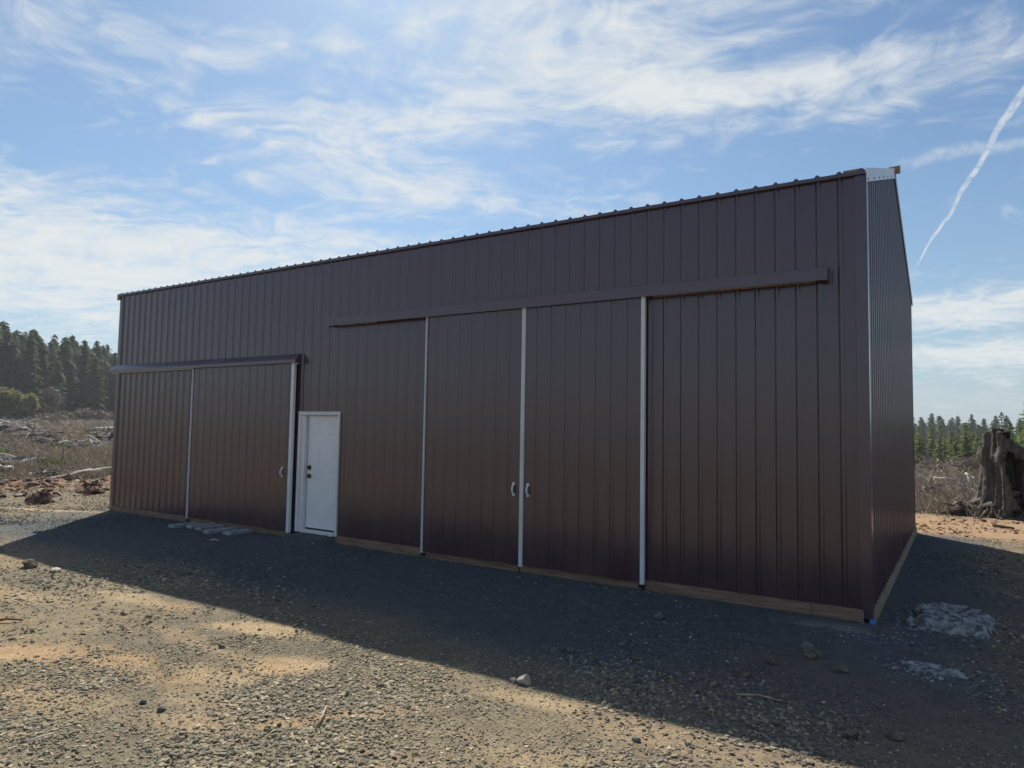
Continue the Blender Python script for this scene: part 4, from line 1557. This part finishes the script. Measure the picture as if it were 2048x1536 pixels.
def slash_pile(a, r, w, h, n_, mats, label, seed, dark=True):
    rs = random.Random(seed)
    cx, cy = polar(a, r)
    root = empty('slash_pile', (cx, cy, g1(cx, cy)))
    tag(root, label, 'slash pile')
    V0, F0 = base_poly(4)
    k = 1 + 1.1 * (fbm(V0[:, 0] * 2 + V0[:, 2], V0[:, 1] * 2 - V0[:, 2] * 1.7, 1.6, seed, 4) - 0.5)
    me = np_mesh('mound', V0 * k[:, None] * np.array([w * 0.46, w * 0.34, h * 0.60]), F0, darkw if dark else redsoil)
    o = bpy.data.objects.new('mound', me)
    COL.objects.link(o)
    o.parent = root
    for mi, m in enumerate(mats):
        for i in range(n_):
            x, y = rs.gauss(0, w * 0.24), rs.gauss(0, w * 0.18)
            z = max(0.05, h * (1 - (abs(x) / w * 1.7) ** 2) * rs.uniform(0.35, 1.0))
            L = rs.uniform(0.08, 0.30) * w * 0.6
            an, tl = rs.uniform(0, 6.28), rs.uniform(-0.6, 0.6)
            d = (math.cos(an) * math.cos(tl) * L, math.sin(an) * math.cos(tl) * L, math.sin(tl) * L)
            r_ = rs.uniform(0.02, 0.075) * (w / 4) ** 0.5
            v, f = tube_geo([(x - d[0], y - d[1], max(0.0, z - d[2])), (x, y, z + 0.03), (x + d[0], y + d[1], max(0.0, z + d[2]))], [r_, r_ * 0.9, r_ * 0.5], 6, 0.2)
            link_mesh('branch', v, f, m, root)


slash_pile(-1.128, 53, 4.2, 0.8, 16, (bleach, deadwood), 'slash pile with bright bleached chunks beside the barn', 1)
slash_pile(-1.192, 74, 6.0, 1.2, 14, (bleach, deadwood), 'large grey slash pile at the left edge before the forest', 2)
slash_pile(-1.160, 60, 3.0, 0.8, 12, (deadwood, darkw), 'dark slash pile left of the bleached one', 3)
slash_pile(-1.178, 66, 3.4, 0.6, 10, (deadwood, darkw), 'low dark slash pile between the grey and the dark piles', 4)
slash_pile(-1.100, 68, 4.0, 0.9, 12, (deadwood, darkw), 'dark brush pile far off against the barn edge', 5)
slash_pile(-1.155, 27.5, 1.3, 0.5, 12, (darkw, deadwood), 'dark rotten stump heap in the near clear-cut', 6)
slash_pile(-1.196, 36.0, 2.8, 0.5, 10, (deadwood, bleach), 'low grey mound of slash at far left', 7)
slash_pile(-1.163, 20.6, 0.75, 0.42, 9, (redsoil, darkw), 'reddish root ball in the red soil left of the barn', 8, False)
slash_pile(-1.112, 22.8, 1.0, 0.28, 10, (redsoil, darkw), 'low heap of red roots right beside the barn', 9, False)
slash_pile(-0.030, 27.5, 1.0, 0.45, 9, (darkw, deadwood), 'dark stump remnant on the slope beside the barn', 10)
slash_pile(0.062, 24.5, 1.0, 0.6, 9, (darkw, deadwood), 'dark root lump just left behind the old stump', 11)
slash_pile(0.000, 21.4, 0.9, 0.45, 10, (deadwood, darkw), 'small upright snag heap at the orange dirt edge', 12)


def sticks_stuff(name, pts, lens, rads, mat, label, flat=0.35):
    n_ = len(pts)
    an = RNG.uniform(0, 2 * math.pi, n_)
    tl = np.abs(RNG.normal(0, flat, n_))
    d = np.stack([np.cos(an) * np.cos(tl), np.sin(an) * np.cos(tl), np.sin(tl)], 1)
    a = np.stack([-np.sin(an), np.cos(an), np.zeros(n_)], 1)
    b_ = np.cross(d, a)
    V = np.zeros((n_, 6, 3))
    for e, s in ((0, 0.0), (1, 1.0)):
        for k in range(3):
            t = 2 * math.pi * k / 3
            V[:, e * 3 + k] = pts + d * (lens * s)[:, None] + (a * math.cos(t) + b_ * math.sin(t)) * (rads * (1 - 0.5 * e))[:, None]
    F0 = np.array([(0, 1, 4, 3), (1, 2, 5, 4), (2, 0, 3, 5)])
    F = (F0[None] + (np.arange(n_) * 6)[:, None, None]).reshape(-1, 4)
    me = np_mesh(name, V.reshape(-1, 3), F, mat)
    o = bpy.data.objects.new(name, me)
    COL.objects.link(o)
    tag(o, label, 'debris', kind='stuff')
    return o


def wild_points(n_, r0, r1, a0, a1, thr=0.5):
    r = np.exp(RNG.uniform(math.log(r0), math.log(r1), n_))
    a = RNG.uniform(a0, a1, n_)
    x, y = CAM_POS.x + r * np.sin(a), CAM_POS.y + r * np.cos(a)
    k = zones(x, y)[4] > thr
    x, y, r = x[k], y[k], r[k]
    return np.stack([x, y, gz(x, y)], 1), r


for nm, cnt, r0, r1, a0, a1, mat, lab in [
    ('slash_debris', 2600, 23, 130, -1.38, -1.02, deadwood, 'grey sticks and slash strewn over the left clear-cut'),
    ('slash_debris', 700, 23, 130, -1.38, -1.02, bleach, 'bleached sticks strewn over the left clear-cut'),
    ('slash_debris', 2600, 19.5, 75, -0.12, 0.20, deadwood, 'grey sticks and brush strewn over the right slope'),
    ('slash_debris', 500, 19.5, 75, -0.12, 0.20, bleach, 'bleached sticks strewn over the right slope')]:
    P, r = wild_points(cnt, r0, r1, a0, a1)
    sticks_stuff(nm, P, RNG.uniform(0.25, 1.1, len(P)) * (0.7 + r / 80), RNG.uniform(0.005, 0.018, len(P)) * (0.7 + r / 50), mat, lab)
P, r = wild_points(900, 19.5, 40, -0.12, 0.20)
sticks_stuff('dead_stems', P, RNG.uniform(0.3, 0.9, len(P)), RNG.uniform(0.004, 0.010, len(P)), M_brown, 'thin upright dead stems right of the barn', 1.0)
P, r = wild_points(1500, 24, 70, -1.38, -1.02)
sticks_stuff('dead_stems', P, RNG.uniform(0.3, 0.9, len(P)), RNG.uniform(0.006, 0.014, len(P)), M_brown, 'thin upright dead stems left of the barn', 1.0)


def grass_stuff(name, P, r, hmin, hmax, mat, label):
    n_ = len(P)
    h = RNG.uniform(hmin, hmax, n_)
    an = RNG.uniform(0, 2 * math.pi, n_)
    w = 0.008 + 0.0009 * r
    lean = RNG.normal(0, 0.4, (n_, 2)) * h[:, None]
    V = np.zeros((n_, 3, 3))
    V[:, 0] = P + np.stack([np.cos(an) * w, np.sin(an) * w, np.zeros(n_)], 1)
    V[:, 1] = P - np.stack([np.cos(an) * w, np.sin(an) * w, np.zeros(n_)], 1)
    V[:, 2] = P + np.stack([lean[:, 0], lean[:, 1], h], 1)
    me = np_mesh(name, V.reshape(-1, 3), np.arange(n_ * 3).reshape(-1, 3), mat)
    o = bpy.data.objects.new(name, me)
    COL.objects.link(o)
    tag(o, label, 'grass', kind='stuff')


P, r = wild_points(45000, 22, 170, -1.38, -1.02)
grass_stuff('dry_grass', P, r, 0.10, 0.42, grassd, 'dry grass and weeds covering the left clear-cut')
P, r = wild_points(40000, 19.5, 130, -0.12, 0.20)
grass_stuff('dry_grass', P, r, 0.08, 0.38, grassd, 'dry grass and weeds covering the right slope')

# ------------------------------------------------------------------ haze
HAZE = True
if HAZE:
    v, f = box_geo(-930, 930, -930, 930, -21, 37)
    hm = bpy.data.materials.new('haze_air')
    hm.use_nodes = True
    hn = hm.node_tree
    hn.nodes.clear()
    ho = hn.nodes.new('ShaderNodeOutputMaterial')
    pv = hn.nodes.new('ShaderNodeVolumePrincipled')
    pv.inputs['Color'].default_value = (0.80, 0.88, 1.0, 1)
    pv.inputs['Density'].default_value = 0.00042
    pv.inputs['Anisotropy'].default_value = 0.2
    hn.links.new(pv.outputs[0], ho.inputs['Volume'])
    o = link_mesh('haze', v, f, hm)
    tag(o, 'thin blue air between the yard and the far woods', 'haze', kind='stuff')
